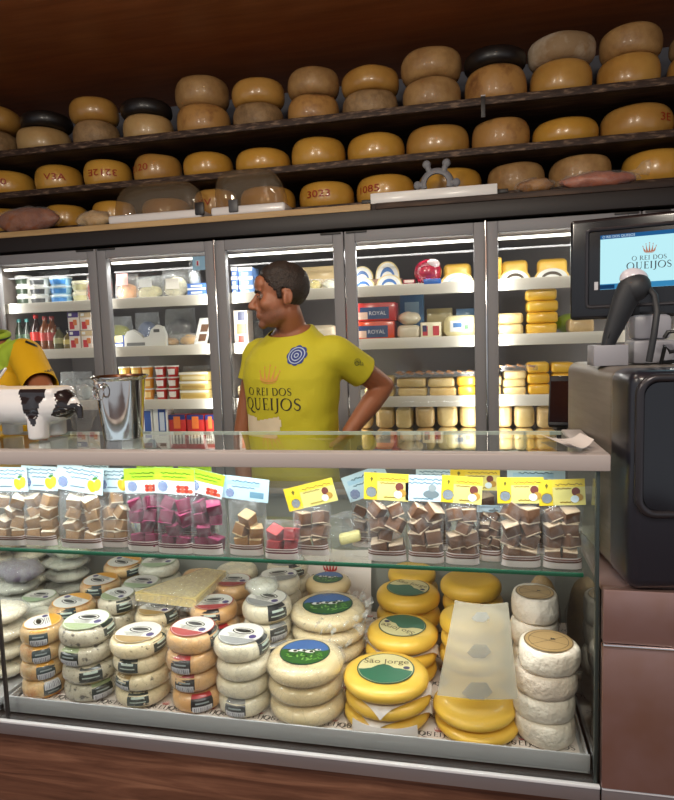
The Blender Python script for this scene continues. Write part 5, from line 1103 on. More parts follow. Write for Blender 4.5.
def person(label, O, f, arms, head, cfg):
    """arms: two dicts with world points s (shoulder), e (elbow), w (wrist), hand direction etc.; head: (centre, facing, pitch)"""
    f = Vector((f[0], f[1], 0)).normalized(); x = Vector((-f.y, f.x, 0)); O = Vector(O); W = lambda a, d, z: O + x * a + f * d + Vector((0, 0, z))
    root = thing('person', label, 'person', O); sub = lambda v: v - O
    hc, hf, pitch, roll = head; hf = Vector((hf[0], hf[1], 0)).normalized(); hx = Vector((-hf.y, hf.x, 0)); T = Matrix.Translation(hc) @ Matrix((( hx.x, -hf.x, 0, 0), (hx.y, -hf.y, 0, 0), (0, 0, 1, 0), (0, 0, 0, 1))) @ Euler((pitch, roll, 0)).to_matrix().to_4x4() @ Matrix.Scale(cfg.get('hs', 1.), 4)
    b = torso_rings([(z, a * .93, d * .9, o) for z, a, d, o in RINGS], W)
    b.mats = [None]; b.m = [0] * len(b.f)
    head_parts(b, T); nb = W(0, -.02, 1.51); nt_ = T @ Vector((0, .022, -.06)); tub(b, [nb, nb.lerp(nt_, .5), nt_], [.06, .052, .05], 5, 18)
    for A in arms:
        tub(b, [A['s'], Vector(A['s']).lerp(A['e'], .45), A['e']], [.05, .048, .038], 6); tub(b, [A['e'], Vector(A['e']).lerp(A['w'], .35), A['w']], [.038, .04, .026], 6); hand(b, A['w'], A['hd'], A['pn'], A['ts'], A.get('curl', .4))
    for s in (-1, 1):
        tub(b, [W(s * .09, 0, .95), W(s * .095, .01, .5), W(s * .095, -.01, .09)], [.085, .06, .042], 8); b.ball(W(s * .1, .05, .045), (.04, .04, .04), None)
    me = fuse(b, .0048, 5); setmat(me, [M['skin']])
    Ti = T.inverted(); at_ = me.attributes.new('stubble', 'FLOAT', 'POINT'); vals = []
    for v in me.vertices:
        q = Ti @ v.co; st = 0.
        if abs(q.x) < .09 and -.14 < q.z < .02 and q.y < .03 and q.y > -.13:
            st = max(0., min(1., (-.028 - q.z) / .03)) * max(0., min(1., (.02 - q.y) / .03)); 
            if q.y < -.085 and -.078 < q.z < -.054 and abs(q.x) < .024: st *= .25
        vals.append(st * .7)
    at_.data.foreach_set('value', vals)
    for v in me.vertices: v.co -= O
    link('body', me, root)
    Tl = Matrix.Translation(-O) @ T
    eyes_brows(Tl, root, M['hair'], cfg.get('gaze', 0)); hair_mesh(Tl, root, M['hair'])
    # shirt
    b = torso_rings(RINGS, W); b.mats = [None]; b.m = [0] * len(b.f)
    cuts = []
    for A in arms:
        s, e = Vector(A['s']), Vector(A['e']); q = s.lerp(e, A.get('sl', .55)); d = (e - s).normalized(); inn = W(0, 0, 1.40) ; tub(b, [s.lerp(inn, .25), s, s.lerp(q, .5), q + d * .04], [.066, .064, .06, .060], 5, 18); cuts.append((q, d))
    me = fuse(b, .0065, 6)
    bm = bmesh.new(); bm.from_mesh(me)
    for q, d in cuts:
        def near(v, tmin, tmax): w_ = v.co - q; tt = w_.dot(d); return tmin < tt < tmax and (w_ - d * tt).length < .084
        g = [v for v in bm.verts if near(v, -.05, .13)]; gs = set(g); es = [ed for ed in bm.edges if ed.verts[0] in gs and ed.verts[1] in gs]; fsx = [fc for fc in bm.faces if all(v in gs for v in fc.verts)]
        bmesh.ops.bisect_plane(bm, geom=g + es + fsx, plane_co=q, plane_no=d); bmesh.ops.delete(bm, geom=[v for v in bm.verts if near(v, 1e-5, .14)], context='VERTS')
    top_c = W(0, -.02, 1.548); top_n = (f * .42 + Vector((0, 0, 1))).normalized()
    g = [v for v in bm.verts if (v.co - top_c).length < .105]; gs = set(g); es = [ed for ed in bm.edges if ed.verts[0] in gs and ed.verts[1] in gs]; fsx = [fc for fc in bm.faces if all(v in gs for v in fc.verts)]
    bmesh.ops.bisect_plane(bm, geom=g + es + fsx, plane_co=top_c, plane_no=top_n); bmesh.ops.delete(bm, geom=[v for v in bm.verts if (v.co - top_c).length < .12 and (v.co - top_c).dot(top_n) > 1e-5], context='VERTS')
    bmesh.ops.bisect_plane(bm, geom=list(bm.verts) + list(bm.edges) + list(bm.faces), plane_co=W(0, 0, .985), plane_no=(0, 0, -1), clear_outer=True)
    wr = cfg.get('wrinkle', .006)
    for v in bm.verts:
        l = Vector(((v.co - O).dot(x), (v.co - O).dot(f), v.co.z)); low = max(0, min(1, (1.36 - l.z) / .1)); n1 = noise.noise(Vector((l.x * 4 + l.z * 7, l.z * 11 - l.x * 9, 2.))); nrm = Vector((v.normal.x, v.normal.y, 0)); v.co += nrm * wr * (n1 * (.5 + low * .9) + .25 * noise.noise(l * 30))
    bm.to_mesh(me); bm.free(); setmat(me, cfg['mats'])
    if len(cfg['mats']) > 1: 
        for p in me.polygons:
            l = p.center - O; p.material_index = cfg['zone'](l.dot(x), l.dot(f), p.center.z, p.center)
    bvh = BVHTree.FromPolygons([v.co.copy() for v in me.vertices], [tuple(p.vertices) for p in me.polygons])
    for v in me.vertices: v.co -= O
    so = link('shirt', me, root); m = so.modifiers.new('thick', 'SOLIDIFY'); m.thickness = .0025; m.offset = 1
    # trousers and shoes
    b = torso_rings([(.8, .16, .12, 0), (.9, .172, .124, 0), (.97, .168, .12, 0), (1.01, .16, .112, 0)], W); b.mats = [None]; b.m = [0] * len(b.f)
    for s in (-1, 1): tub(b, [W(s * .088, 0, .88), W(s * .095, .01, .5), W(s * .095, -.01, .07)], [.1, .075, .062], 8)
    me = fuse(b, .01, 4); setmat(me, [M['denim']])
    for v in me.vertices: v.co -= O
    link('trousers', me, root)
    for s in (-1, 1):
        b = MB(); b.ball(W(s * .1, .06, .045) - O, (.048, .13, .045), M['shoe'], 18, 12, Matrix(((x.x, f.x, 0), (x.y, f.y, 0), (0, 0, 1)))); b.build('shoe', root)
    return root, W, x, f, bvh, T
def project(geo, place, dirv, bvh, O, m, lift=.0042):
    """lay flat artwork onto the cloth: each point goes along dirv until it meets the shirt"""
    vs, fs = geo; out = []
    for v in vs:
        p = place(v); h = bvh.ray_cast(p - dirv * .6, dirv)
        q = (h[0] + h[1] * (lift if h[1].dot(dirv) < 0 else -lift)) if h[0] is not None else None; out.append(q)
    good = [f for f in fs if all(out[i] is not None for i in f)]; b = MB(); b.add([(p - O) if p is not None else Vector() for p in out], good, m); return b
# the man in the lime shirt
M['lime'] = cloth('lime_shirt_cloth', (192, 182, 46))
FD = Vector((-.33, -.945, 0)).normalized(); FX_ = Vector((-FD.y, FD.x, 0))
cen = at(293, 385, Y=2.17); OM = Vector((cen.x, 2.17, 0)); WM = lambda a, d, z: OM + FX_ * a + FD * d + Vector((0, 0, z))
el = at(384, 386, Y=2.27); wr_ = at(349, 432, Y=2.13)
armL = dict(s=WM(.170, -.015, 1.455), e=el, w=wr_, hd=(OM + FX_ * .10 + FD * -.03 + Vector((0, 0, 1.03)) - wr_), pn=-FX_, ts=FD, curl=.5, sl=.56)
armR = dict(s=WM(-.158, -.015, 1.455), e=at(243, 437, Y=2.22), w=at(246, 500, Y=2.15), hd=(0, 0, -1), pn=FX_, ts=FD, curl=.35, sl=.32)
hc = at(280.5, 297, Y=2.12)
man, W_, x_, f_, bvh_, T_ = person('man in a lime yellow printed T-shirt looking sideways with one hand on his hip', OM, FD, [armL, armR], (hc, (-.93, -.37), .03, 0.), {'mats': [M['lime']], 'gaze': -.3, 'hs': .93})
pl_ = lambda cx, z: (lambda v: OM + FX_ * (cx + v.x) + Vector((0, 0, z + v.y)))
zq = lambda y: at(277, y, Y=2.045).z
DK = flat((40, 34, 22), .6)
project(serif('QUEIJOS', .042), pl_(-.005, zq(404)), -FD, bvh_, OM, DK).build('shirt_lettering', man)
project(serif('O REI DOS', .027), pl_(-.01, zq(391.5)), -FD, bvh_, OM, DK).build('shirt_lettering', man)
cv, cf = crown(.085); project(([Vector((v.x, v.y * .85, 0)) for v in cv], cf), pl_(-.005, zq(383)), -FD, bvh_, OM, flat((206, 150, 66), .6)).build('shirt_crown', man)
ros = rosette(.033)
b = MB()
for vs, fs, tn in ros: c = project((vs, fs), pl_(.088, at(298, 356, Y=2.05).z), -FD, bvh_, OM, flat((34, 54, 128) if tn == 0 else (170, 184, 206), .6), .0042 + .0012 * tn); b.add(c.v, c.f, c.mats[0])
b.build('shirt_rosette', man)
G_ = 28; gv = [Vector((-.12 + .19 * i / G_, -.1 + .1 * j / G_, 0)) for j in range(G_ + 1) for i in range(G_ + 1)]; gf = []
for j in range(G_):
    for i in range(G_):
        x = -.12 + .19 * (i + .5) / G_; y = -.1 + .1 * (j + .5) / G_
        if x < .052 - max(0, -.045 - y) * .5 - max(0, y + .045) * .5 and y < -.028 + .2 * max(0, x - .01) - .18 * max(0, .01 - x) * (x > -.06) + (.1 * (-.06 - x) if x < -.06 else 0): gf.append((j * (G_ + 1) + i, j * (G_ + 1) + i + 1, (j + 1) * (G_ + 1) + i + 1, (j + 1) * (G_ + 1) + i))
project((gv, gf), pl_(-.01, zq(410)), -FD, bvh_, OM, flat((222, 206, 176), .6)).build('shirt_patch', man)
# a small dark print on the near sleeve
sd = (at(358, 362, Y=2.2) - Vector((0, 0, ZC))); sd.normalize(); sc_ = at(357, 362, Y=2.2)
sx = sd.cross(Vector((0, 0, 1))).normalized(); sy = sx.cross(sd)
b = MB()
for vs, fs, tn in rosette(.014):
    if tn == 0: continue
    c = project((vs, fs), lambda v: sc_ + sx * v.x + sy * v.y, sd, bvh_, OM, flat((96, 98, 34), .6)); b.add(c.v, c.f, c.mats[0])
vs_, fs_ = text_geo('Ola', .022); c = project((vs_, fs_), lambda v: sc_ + sx * (v.x + .005) + sy * (v.y - .006), sd, bvh_, OM, flat((90, 92, 34), .6)); b.add(c.v, c.f, c.mats[0]); b.build('sleeve_print', man)

# the worker in the yellow polo
M['polo'] = cloth('yellow_polo_cloth', (216, 168, 24)); M['pololime'] = cloth('lime_polo_yoke', (160, 186, 58))
F2 = Vector((.28, -.96, 0)).normalized(); X2_ = Vector((-F2.y, F2.x, 0)); c2 = at(-11, 370, Y=2.17); O2 = Vector((c2.x, 2.17, 0)); W2 = lambda a, d, z: O2 + X2_ * a + F2 * d + Vector((0, 0, z))
s2 = at(25, 353, Y=2.15); e2 = at(46, 398, Y=1.93); w2_ = at(-12, 398, Y=1.72); ph = 0
sR = W2(-.175, 0, 1.455); eR = W2(-.25, .03, 1.2); wR = at(-46, 395, Y=1.70)
def zone(a, d, z, p): return 1 if (z > 1.37 + max(0, abs(a) - .06) * 1.1 and abs(a) < .16) else 0
wk, W2_, x2_, f2_, bvh2, T2 = person('worker in a yellow and lime polo shirt holding a phone behind the cow figurine', O2, F2, [dict(s=s2, e=e2, w=w2_, hd=Vector((-1, -.35, .12)), pn=(0, -.3, 1), ts=(0, -1, .2), curl=.35, sl=.78), dict(s=sR, e=eR, w=wR, hd=Vector((1, -.2, .2)), pn=(0, -.3, 1), ts=(0, -1, .2), curl=.4, sl=.6)], (W2(-.055, .07, 1.66), (-.55, -.83), .35, 0), {'mats': [M['polo'], M['pololime']], 'zone': zone})
b = MB(); pts = [W2(.07 * cos(t), -.022 + .07 * sin(t), 1.545 + .03 * (1 - sin(t)) * .5) - O2 for t in [pi * .5 + .35 + (2 * pi - .7) * k / 20 for k in range(21)]]; b.tube(pts, .013, M['pololime'], 10); b.build('collar', wk)
b = MB(); pts = [p + (p - (W2(0, -.022, 1.545) - O2)).normalized() * .009 - Vector((0, 0, .011)) for p in pts]; b.tube(pts, .0035, flat((30, 36, 30), .6), 8); b.build('collar_stripe', wk)
def onsleeve(px_, py_, geo, m, name, rot=0.):
    c = at(px_, py_, Y=2.05); dv = (c - Vector((0, 0, ZC))).normalized(); ax = dv.cross(Vector((0, 0, 1))).normalized(); ay = ax.cross(dv); 
    project(geo, lambda v: c + ax * (v.x * cos(rot) - v.y * sin(rot)) + ay * (v.x * sin(rot) + v.y * cos(rot)), dv, bvh2, O2, m).build(name, wk)
for q in ([(-.03, .0), (.008, -.02), (.014, .012)], [(-.016, .008), (.012, -.008), (.018, .016)]):
    a_, f__ = ribbon(q, .0085); onsleeve(34, 342, ([Vector((p[0], p[1], 0)) for p in a_], f__), flat((24, 22, 16), .6), 'sleeve_chevron')
vs_, fs_ = [], []
rr = random.Random(5)
for i in range(9): a_, f__ = ribbon([(-.042 + .0095 * i, -.004 + .003 * rr.random()), (-.038 + .0095 * i, .006), (-.035 + .0095 * i, -.002)], .003); k0 = len(vs_); vs_ += [Vector((p[0], p[1], 0)) for p in a_]; fs_ += [tuple(k0 + j for j in f) for f in f__]
onsleeve(40, 375, (vs_, fs_), flat((50, 40, 20), .6), 'sleeve_print', .3)
t = thing('phone', 'phone with bright screen held by the worker in the yellow polo', 'phone', at(3, 381, Y=1.71)); rt = Euler((radians(50), radians(-12), radians(-30))).to_matrix(); b = MB(); b.box((-.04, 0, 0), (.14, .075, .008), flat((206, 206, 210), .3, .4), .003, rt); b.build('case', t)
b = MB(); b.box(tuple(rt @ Vector((0, 0, .0046)) + Vector((-.04, 0, 0))), (.126, .064, .001), emitmat('phone_screen', (150, 150, 140), .5), 0, rt); b.build('screen', t)
# ------------------------------------------------------------------ black scale with monitor on the side counter
M['bronze'] = pm('brushed_dark_housing', (150, 141, 132), .42, metal=.5, c2=(130, 122, 114), ns=3., nscale=(1, 1, 10)); M['dk'] = pm('satin_black_housing', (28, 29, 38), .32, coat=.3); M['gl'] = pm('gloss_black_screen', (9, 11, 20), .1, coat=.5); M['ridge'] = pm('dark_ridge', (58, 56, 60), .3, metal=.5)
M['lgrey'] = pm('light_grey_plastic', (150, 150, 158), .4); M['rub'] = pm('dark_rubber', (40, 42, 46), .55)
SZ0 = 1.011; t = thing('counter_scale', 'big black and bronze counter scale with dark glossy front panel on the steel cabinet', 'scale', (.290, 1.2, SZ0), radians(5.8))
Hm = .413
b = MB(); b.box((.21, .29, Hm / 2), (.42, .36, Hm), M['bronze'], .022, seg=4); b.build('rear_housing', t)
b = MB(); b.box((.21, .07, Hm / 2), (.424, .125, Hm + .002), M['dk'], .024, seg=5); b.build('front_housing', t)
def rrect(x0, x1, z0, z1, r, y, n=6):
    P = []
    for cx, cz, a0 in ((x1 - r, z1 - r, 0), (x0 + r, z1 - r, 90), (x0 + r, z0 + r, 180), (x1 - r, z0 + r, 270)):
        for k in range(n + 1): a = radians(a0 + 90 * k / n); P.append(Vector((cx + r * cos(a), y, cz + r * sin(a))))
    return P
b = MB(); P = rrect(.012, .412, .150, Hm - .012, .03, .004); P.append(P[0]); b.tube(P, .008, M['ridge'], 10); b.build('bezel_ridge', t)
b = MB(); P = rrect(.02, .404, .158, Hm - .02, .026, .002); Q = [p + Vector((0, .02, 0)) for p in P]; n = len(P); b.add(P + Q, [tuple(range(n)), tuple(reversed(range(n, 2 * n)))] + [(i, n + i, n + (i + 1) % n, (i + 1) % n) for i in range(n)], M['gl']); b.build('front_screen', t)
b = MB(); b.box((.21, .07, .006), (.3, .1, .012), M['rub'], .003); b.box((.21, .3, .006), (.3, .2, .012), M['rub'], .003); b.v = [v - Vector((0, 0, .0005)) for v in b.v]; b.build('base', t)
TOPZ = SZ0 + Hm
# monitor with its grey post
ml = at(570, 270, Y=1.53); t = thing('monitor', 'black touch monitor showing the crowned shop logo above the scale', 'monitor', (ml.x, 1.53, 1.526), radians(-13))
MW, MH = .40, .226
b = MB(); b.box((MW / 2, .02, MH / 2), (MW, .036, MH), pm('monitor_bezel', (14, 15, 20), .22, coat=.4), .008, seg=3); b.build('bezel', t)
b = MB(); P = rrect(.036, MW - .036, .028, MH - .026, .008, .0005); P.append(P[0]); b.tube(P, .004, M['ridge'], 8); b.build('inner_frame', t)
m, nt, o_ = newmat('lit_screen'); e = N(nt, 'ShaderNodeEmission', Strength=1.0); e.inputs[0].default_value = lin((190, 240, 248)); nt.links.new(e.outputs[0], o_.inputs[0]); M['screen'] = m
sx0, sx1, sz0, sz1 = .064, .320, .066, .186
b = MB(); b.box(((sx0 + sx1) / 2, .0, (sz0 + sz1) / 2), (sx1 - sx0, .003, sz1 - sz0), M['screen']); yy = -.0018
em = lambda c, s=.9: emitmat('screen_print', c, s)
def q(x0, x1, z0, z1, m, y=yy): b.add([Vector((x0, y, z0)), Vector((x1, y, z0)), Vector((x1, y, z1)), Vector((x0, y, z1))], [(0, 1, 2, 3)], m)
q(sx0, sx1, sz1 - .009, sz1, em((36, 96, 150))); q(sx0, sx1, sz0, sz0 + .012, em((60, 140, 190))); q(sx0, sx0 + .03, sz0 + .001, sz0 + .01, em((24, 60, 100)), yy - .0004)
rt = Matrix.Rotation(pi / 2, 4, 'X'); lcx = .163
def art(geo, x, z, m): b.add([rt @ v + Vector((x, yy - .0006, z)) for v in geo[0]], geo[1], m)
art(crown(.026), lcx, sz0 + .074, em((188, 120, 92))); art(serif('O REI DOS', .0098), lcx, sz0 + .064, em((70, 60, 66))); art(serif('QUEIJOS', .0155), lcx, sz0 + .048, em((60, 52, 60)))
art(text_geo('O REI DOS QUEIJOS', .0075, 'LEFT'), sx0 + .004, sz1 - .0045, em((216, 236, 246)))
b.build('screen', t)
b = MB(); b.box((.02, .0, .075), (.008, .002, .018), flat((190, 190, 196), .4)); b.v = [v + Vector((.036, -.001, 0)) for v in b.v]; b.build('badge', t)
pc = at(646, 340, Y=1.5); b = MB(); b.box((0, 0, 0), (.075, .06, 1.0), M['lgrey']); 
t2 = thing('monitor_post', 'light grey post behind the scanner carrying the monitor', 'stand', (pc.x, 1.475, TOPZ + .001), radians(3)); b = MB(); b.box((0, 0, .026), (.085, .07, .05), M['lgrey'], .006); b.build('base', t2); b = MB(); b.box((0, 0, .079), (.08, .05, .054), M['lgrey'], .012); b.box((0, .05, .12), (.05, .05, .06), M['black'], .004); b.build('upright', t2)
# scanner in its bracket
sb = at(609, 355, Y=1.42); t = thing('scanner_bracket', 'grey bracket on the scale top holding the scanner', 'holder', (sb.x, 1.42, TOPZ + .001), radians(4)); b = MB(); b.box((0, .012, .004), (.07, .055, .008), M['lgrey'], .002); b.box((0, .036, .022), (.07, .006, .044), M['lgrey'], .002); b.box((0, -.014, .022), (.07, .004, .044), M['lgrey'], .002); b.box((-.033, .012, .022), (.004, .05, .044), M['lgrey'], .002); b.box((.033, .012, .022), (.004, .05, .044), M['lgrey'], .002); b.build('bracket', t)
t = thing('barcode_scanner', 'dark grey handheld scanner standing head up in the bracket before the monitor', 'scanner', (0, 0, 0)); YS = 1.426
pts = [at(x, y, Y=YS) for x, y in ((606, 352), (610, 338), (618, 318), (625, 300), (631, 288))]; base = Vector(pts[0]); t.location = base
b = MB(); b.tube([p - base for p in pts], [.0135, .018, .0245, .029, .031], M['rub'], 16, .8); hd = at(634, 288, Y=YS) - base; b.ball(hd, (.034, .03, .03), M['rub'], 20, 12, Euler((0, -.5, 0)).to_matrix()); b.build('handle', t)
b = MB(); h2 = at(634, 279, Y=YS + .004) - base; b.ball(h2, (.029, .02, .023), flat((206, 202, 212), .3, .3), 20, 12, Euler((0, .25, 0)).to_matrix()); b.build('scan_window', t)
b = MB(); b.tube([Vector(p) - base + Vector((-.008, -.014, 0)) for p in pts[1:4]], [.003, .004, .004], M['black'], 8); b.build('trigger', t)
cb = [at(x, y, Y=yy_) for x, y, yy_ in ((646, 285, 1.425), (655, 296, 1.40), (657, 312, 1.38), (654, 335, 1.375), (649, 356, 1.38))]; cb[-1].z = TOPZ + .009; b = MB(); b.tube(cb, .0065, M['rub'], 12)
tag(b.build('scanner_cable'), 'thick dark cable hanging from the scanner head in front of the grey post', 'cable')
b = MB(); P = [at(x, y, Y=1.4) for x, y in ((664, 338), (668, 332), (676, 331), (682, 338), (680, 350), (670, 352), (665, 346))]; P += [Vector((P[-1].x - .004, 1.41, TOPZ + .006)), Vector((P[-1].x + .03, 1.43, TOPZ + .006))]; b.tube(P, .0045, M['black'], 10); tag(b.build('power_cable'), 'thin black cable loop on the scale top beside the grey post', 'cable')

# card terminal behind the counter end
tc = at(562, 425, Y=1.965); t = thing('card_terminal', 'small dark terminal with tilted black screen behind the counter end', 'terminal', (tc.x, 1.965, 1.0205), radians(-12)); b = MB(); b.box((0, 0, .006), (.07, .09, .012), M['black'], .003); b.box((0, .01, .12), (.03, .03, .23), M['fr_dark'], .004); b.build('stand', t)
b = MB(); rm = Euler((radians(-25), 0, 0)).to_matrix(); b.box((0, 0, .27), (.075, .028, .16), M['rub'], .006, rm); b.build('body', t); b = MB(); b.box(tuple(Vector((0, 0, .27)) + rm @ Vector((0, -.0148, -.005))), (.066, .002, .13), M['gl'], 0, rm); b.build('screen', t)

# ------------------------------------------------------------------ on the counter top
GT_ = 1.2668
# receipts
for i, (P4, lb_) in enumerate((([(541, 437), (571, 441), (590, 452), (560, 446)], 'white receipt lying on the glass at the counter corner'), ([(553, 444), (580, 440), (594, 447), (575, 454)], 'curled receipt on top of the other at the counter corner'))):
    C4 = [at(x, y, Z=GT_ + .002 + .006 * i) for x, y in P4]; c0 = sum(C4, Vector()) / 4; c0.z = GT_ + .0006; t = thing('receipt', lb_, 'paper', c0); b = MB()
    b.slab(lambda u, v: C4[0].lerp(C4[1], u).lerp(C4[3].lerp(C4[2], u), v) - c0 + Vector((0, 0, .001 + .004 * i + .005 * (2 * u - 1) ** 2 * (1 + i))), 10, 4, M['liner'], .0006); b.build('sheet', t)
# steel bucket
bc = at(123.5, 432, Y=1.425); bc = Vector((bc.x, 1.425, GT_ + .0005)); 
t = thing('steel_bucket', 'polished steel bucket with small ring handle on the glass counter top', 'bucket', bc, radians(-20)); b = MB(); rb, rtp, hb = .048, .066, .158
M['mirror'] = pm('polished_steel', (214, 212, 208), .1, metal=1., bump=.05, bs=9.)
b.lathe([(.002, .004), (rb - .006, .004), (rb, .0), (rb, .004), (rb + .002, .02), (rtp - .004, hb - .01), (rtp + .003, hb - .004), (rtp + .005, hb), (rtp + .001, hb + .002), (rtp - .004, hb - .006), (rb, .03), (rb - .008, .008), (.002, .008)], 48, M['mirror'], cap=False); b.build('body', t)
for s in (0, 1):
    a = (-1.45, 2.7)[s]; c = Vector(((rtp + .002) * cos(a), (rtp + .002) * sin(a), hb - .022)); b = MB(); b.ball(c, (.008, .008, .008), M['mirror'], 14, 10); b.build('knob', t)
    tv = Vector((-sin(a), cos(a), 0)); ov = Vector((cos(a), sin(a), 0)); b = MB(); P = [c + tv * .017 * cos(k * 2 * pi / 20) + ov * .006 + Vector((0, 0, -.014 + .017 * sin(k * 2 * pi / 20))) for k in range(21)]; b.tube(P, .0025, M['mirror'], 8); b.build('ring_handle', t)
cp = at(77, 388, Y=1.53); t = thing('clear_bag', 'clear crumpled plastic standing between the cow figurine and the bucket', 'bag', (cp.x, 1.545, GT_ + .0005)); b = MB(); b.ball((0, 0, .065), (.045, .035, .065), M['film'], 24, 16); b.v = [v + Vector((noise.noise(v * 25) * .014, noise.noise(v * 28) * .01, noise.noise(v * 31) * .006 if v.z > .02 else 0)) for v in b.v]; b.build('film', t)
# cow figurine
M['ceram'] = pm('white_glazed_ceramic', (226, 224, 224), .15, coat=.6); M['cblack'] = pm('black_glaze', (34, 28, 30), .15, coat=.6); M['crim'] = pm('bare_clay_rim', (214, 196, 168), .6)
k0 = at(26, 438, Y=1.43); kx, ky = k0.x, 1.43; t = thing('cow_figurine', 'white ceramic cow planter with black patches and closed eyes beside the steel bucket', 'figurine', (kx, ky, GT_ + .0005), radians(-4)); b = MB()
b.ball((.0, 0, .085), (.175, .062, .052), None, 30, 18); b.ball((.09, 0, .088), (.075, .06, .05), None); b.ball((-.08, -.01, .09), (.08, .066, .052), None); b.box((.0, 0, .118), (.27, .1, .034), None, .016, seg=3)
for x, y in ((-.085, -.035), (.075, -.035), (-.075, .035), (.07, .035)): b.tube([(x, y, .002), (x, y, .06)], [.026, .027], None, 18)
b.ball((-.15, -.03, .095), (.05, .046, .045), None); b.ball((-.175, -.055, .078), (.032, .026, .026), None); b.ball((-.13, -.07, .125), (.03, .008, .014), None, 14, 10, Euler((0, .4, .5)).to_matrix()); b.ball((-.185, .02, .13), (.03, .008, .014), None)
b.tube([(.16, 0, .1), (.178, 0, .08), (.176, 0, .05)], [.01, .008, .009], None, 10)
me = fuse(b, .0045, 4); setmat(me, [M['ceram'], M['cblack'], M['crim']])
for p in me.polygons:
    c = p.center; n1 = noise.noise(c * 22) * .02
    k = 0
    if abs(c.x - .08 + n1) < .04 - max(0, .12 - c.z) * .45 and c.y < .0 and c.z > .04: k = 1
    if c.x + n1 * 1.4 > .142 and c.z > .05 + n1 and (c.x < .16 or c.z < .09): k = 1
    if c.z > .1315 and abs(c.x) < .125: k = 2
    p.material_index = k
link('body', me, t)
for x in (-.128, -.078):
    b = MB(); b.tube([Vector((x - .02 + .04 * i / 8, -.078 + (.012 * abs(i / 8 - .5)) + (.006 if x < -.1 else 0), .104 - .007 * sin(pi * i / 8))) for i in range(9)], .0016, flat((110, 104, 104), .3), 8); b.build('eyelid', t)

# ------------------------------------------------------------------ on the ledge over the refrigerators
M['dome'] = glassmat('clear_plastic_dome', (.95, .93, .9), 1.5, rough=.03, haze=.05, hz=(200, 180, 150))
def cloche(x0, x1, yb, hd, skew, label, handles):
    Y = 3.085; a, c = at(x0, yb, Y=Y), at(x1, yb, Y=Y); X = (a.x + c.x) / 2; w = c.x - a.x; d = .15; z = ZB + .0005; t = thing('cheese_dome', label, 'cake dome', (X, Y, z), 0, 'clear domes on the ledge')
    b = MB(); b.box((0, 0, .024), (w, d, .046), flat((226, 222, 220), .35, .3), .013, seg=4); b.build('base', t); W2_ = w * .47; D2 = d * .45
    def fn(u, v):
        aa = 2 * pi * u; r = cos(v * pi / 2) ** .42; x = (1 if cos(aa) > 0 else -1) * abs(cos(aa)) ** .55 * r; y = (1 if sin(aa) > 0 else -1) * abs(sin(aa)) ** .55 * r; return Vector((x * W2_ + skew * sin(v * pi / 2) * W2_, y * D2, +.0475 + hd * sin(v * pi / 2) ** .85))
    b = MB(); b.slab(fn, 48, 16, M['dome'], .003); b.build('dome', t)
    for hx, hz, c_ in handles: b = MB(); b.box((hx * w, -d / 2 - .003, hz), (.05, .014, .062), flat(c_, .4), .005); b.build('clip', t)
    return X
cloche(115, 207, 214, .16, 0, 'long low clear dome on a white base over the second fridge door', [(.49, .045, (40, 36, 34))])
cloche(216, 289, 208, .185, -.12, 'taller clear dome with grey front clip on a white base', [(-.18, .045, (78, 78, 80))])
# white board with the grey crown ornament
a, c = at(372, 203, Y=3.06), at(497, 195, Y=3.06); t = thing('serving_board', 'long white board with dark handle ends on the ledge over the red boxes', 'board', ((a.x + c.x) / 2, 3.06, ZB + .0005)); w = c.x - a.x
b = MB(); b.box((0, 0, .026), (w, .1, .05), flat((232, 230, 226), .35, .2), .004); b.build('board', t)
for s in (-1, 1): b = MB(); b.box((s * (w / 2 + .025), 0, .022), (.05, .03, .02), flat((44, 40, 38), .5), .004); b.build('handle', t)
cr = at(437, 196, Y=3.06); t = thing('crown_ornament', 'grey crown shaped ornament with round tips standing on the white board', 'ornament', (cr.x, 3.06, ZB + .0515)); b = MB(); mg = pm('grey_glitter', (128, 128, 132), .6, bump=.4, bs=150.)
P = [Vector((.064 * cos(a_), 0, .03 + .06 * sin(a_))) for a_ in [radians(-20 + 220 * k / 20) for k in range(21)]]; b.tube(P, .021, mg, 12, .6); b.build('arch', t)
for dx, dz in ((-.09, .03), (-.046, .122), (.046, .122), (.09, .03)):
    b = MB(); b.ball((dx, 0, dz), (.02, .016, .02), mg, 16, 12); s_ = Vector((dx * .62, 0, .028 + (dz - .028) * .5)); b.tube([s_, Vector((dx, 0, dz))], [.016, .012], mg, 10); b.build('tip', t)
def wrapped(x0, x1, yt, yb, c, label, name, Y=3.065, twist=0, fill=None):
    a, c2 = at(x0, yb, Y=Y), at(x1, yb, Y=Y); X = (a.x + c2.x) / 2; w = c2.x - a.x; h = at((x0 + x1) / 2, yt, Y=Y).z - ZB; t = thing(name, label, 'food', (X, Y, ZB + .0005)); b = MB(); b.ball((0, 0, h / 2), (w * .46, .05, h * .49), c, 26, 16)
    b.v = [v + Vector((noise.noise(v * 22), noise.noise(v * 20) * .6, 0 if v.z < .01 else noise.noise(v * 24))) * .012 for v in b.v]; b.build('filling', t)
    b = MB(); b.ball((0, 0, h / 2 + .001), (w * .5, .056, h * .5), M['film'], 30, 18); b.v = [v + Vector((noise.noise(v * 30), noise.noise(v * 30) * .6, 0 if v.z < .01 else noise.noise(v * 34))) * .012 for v in b.v]
    if twist: b.tube([(w * .34, 0, h * .55), (w * .46, 0, h * .8), (w * .54, 0, h * 1.02), (w * .6, 0, h * 1.0)], [.03, .014, .03, .034], M['film'], 14)
    b.build('film', t)
wrapped(-4, 62, 207, 233, pm('dark_loaf', (150, 92, 60), .5, c2=(116, 64, 42), ns=12.), 'dark reddish loaf in clear film at the far end of the ledge', 'wrapped_loaf')
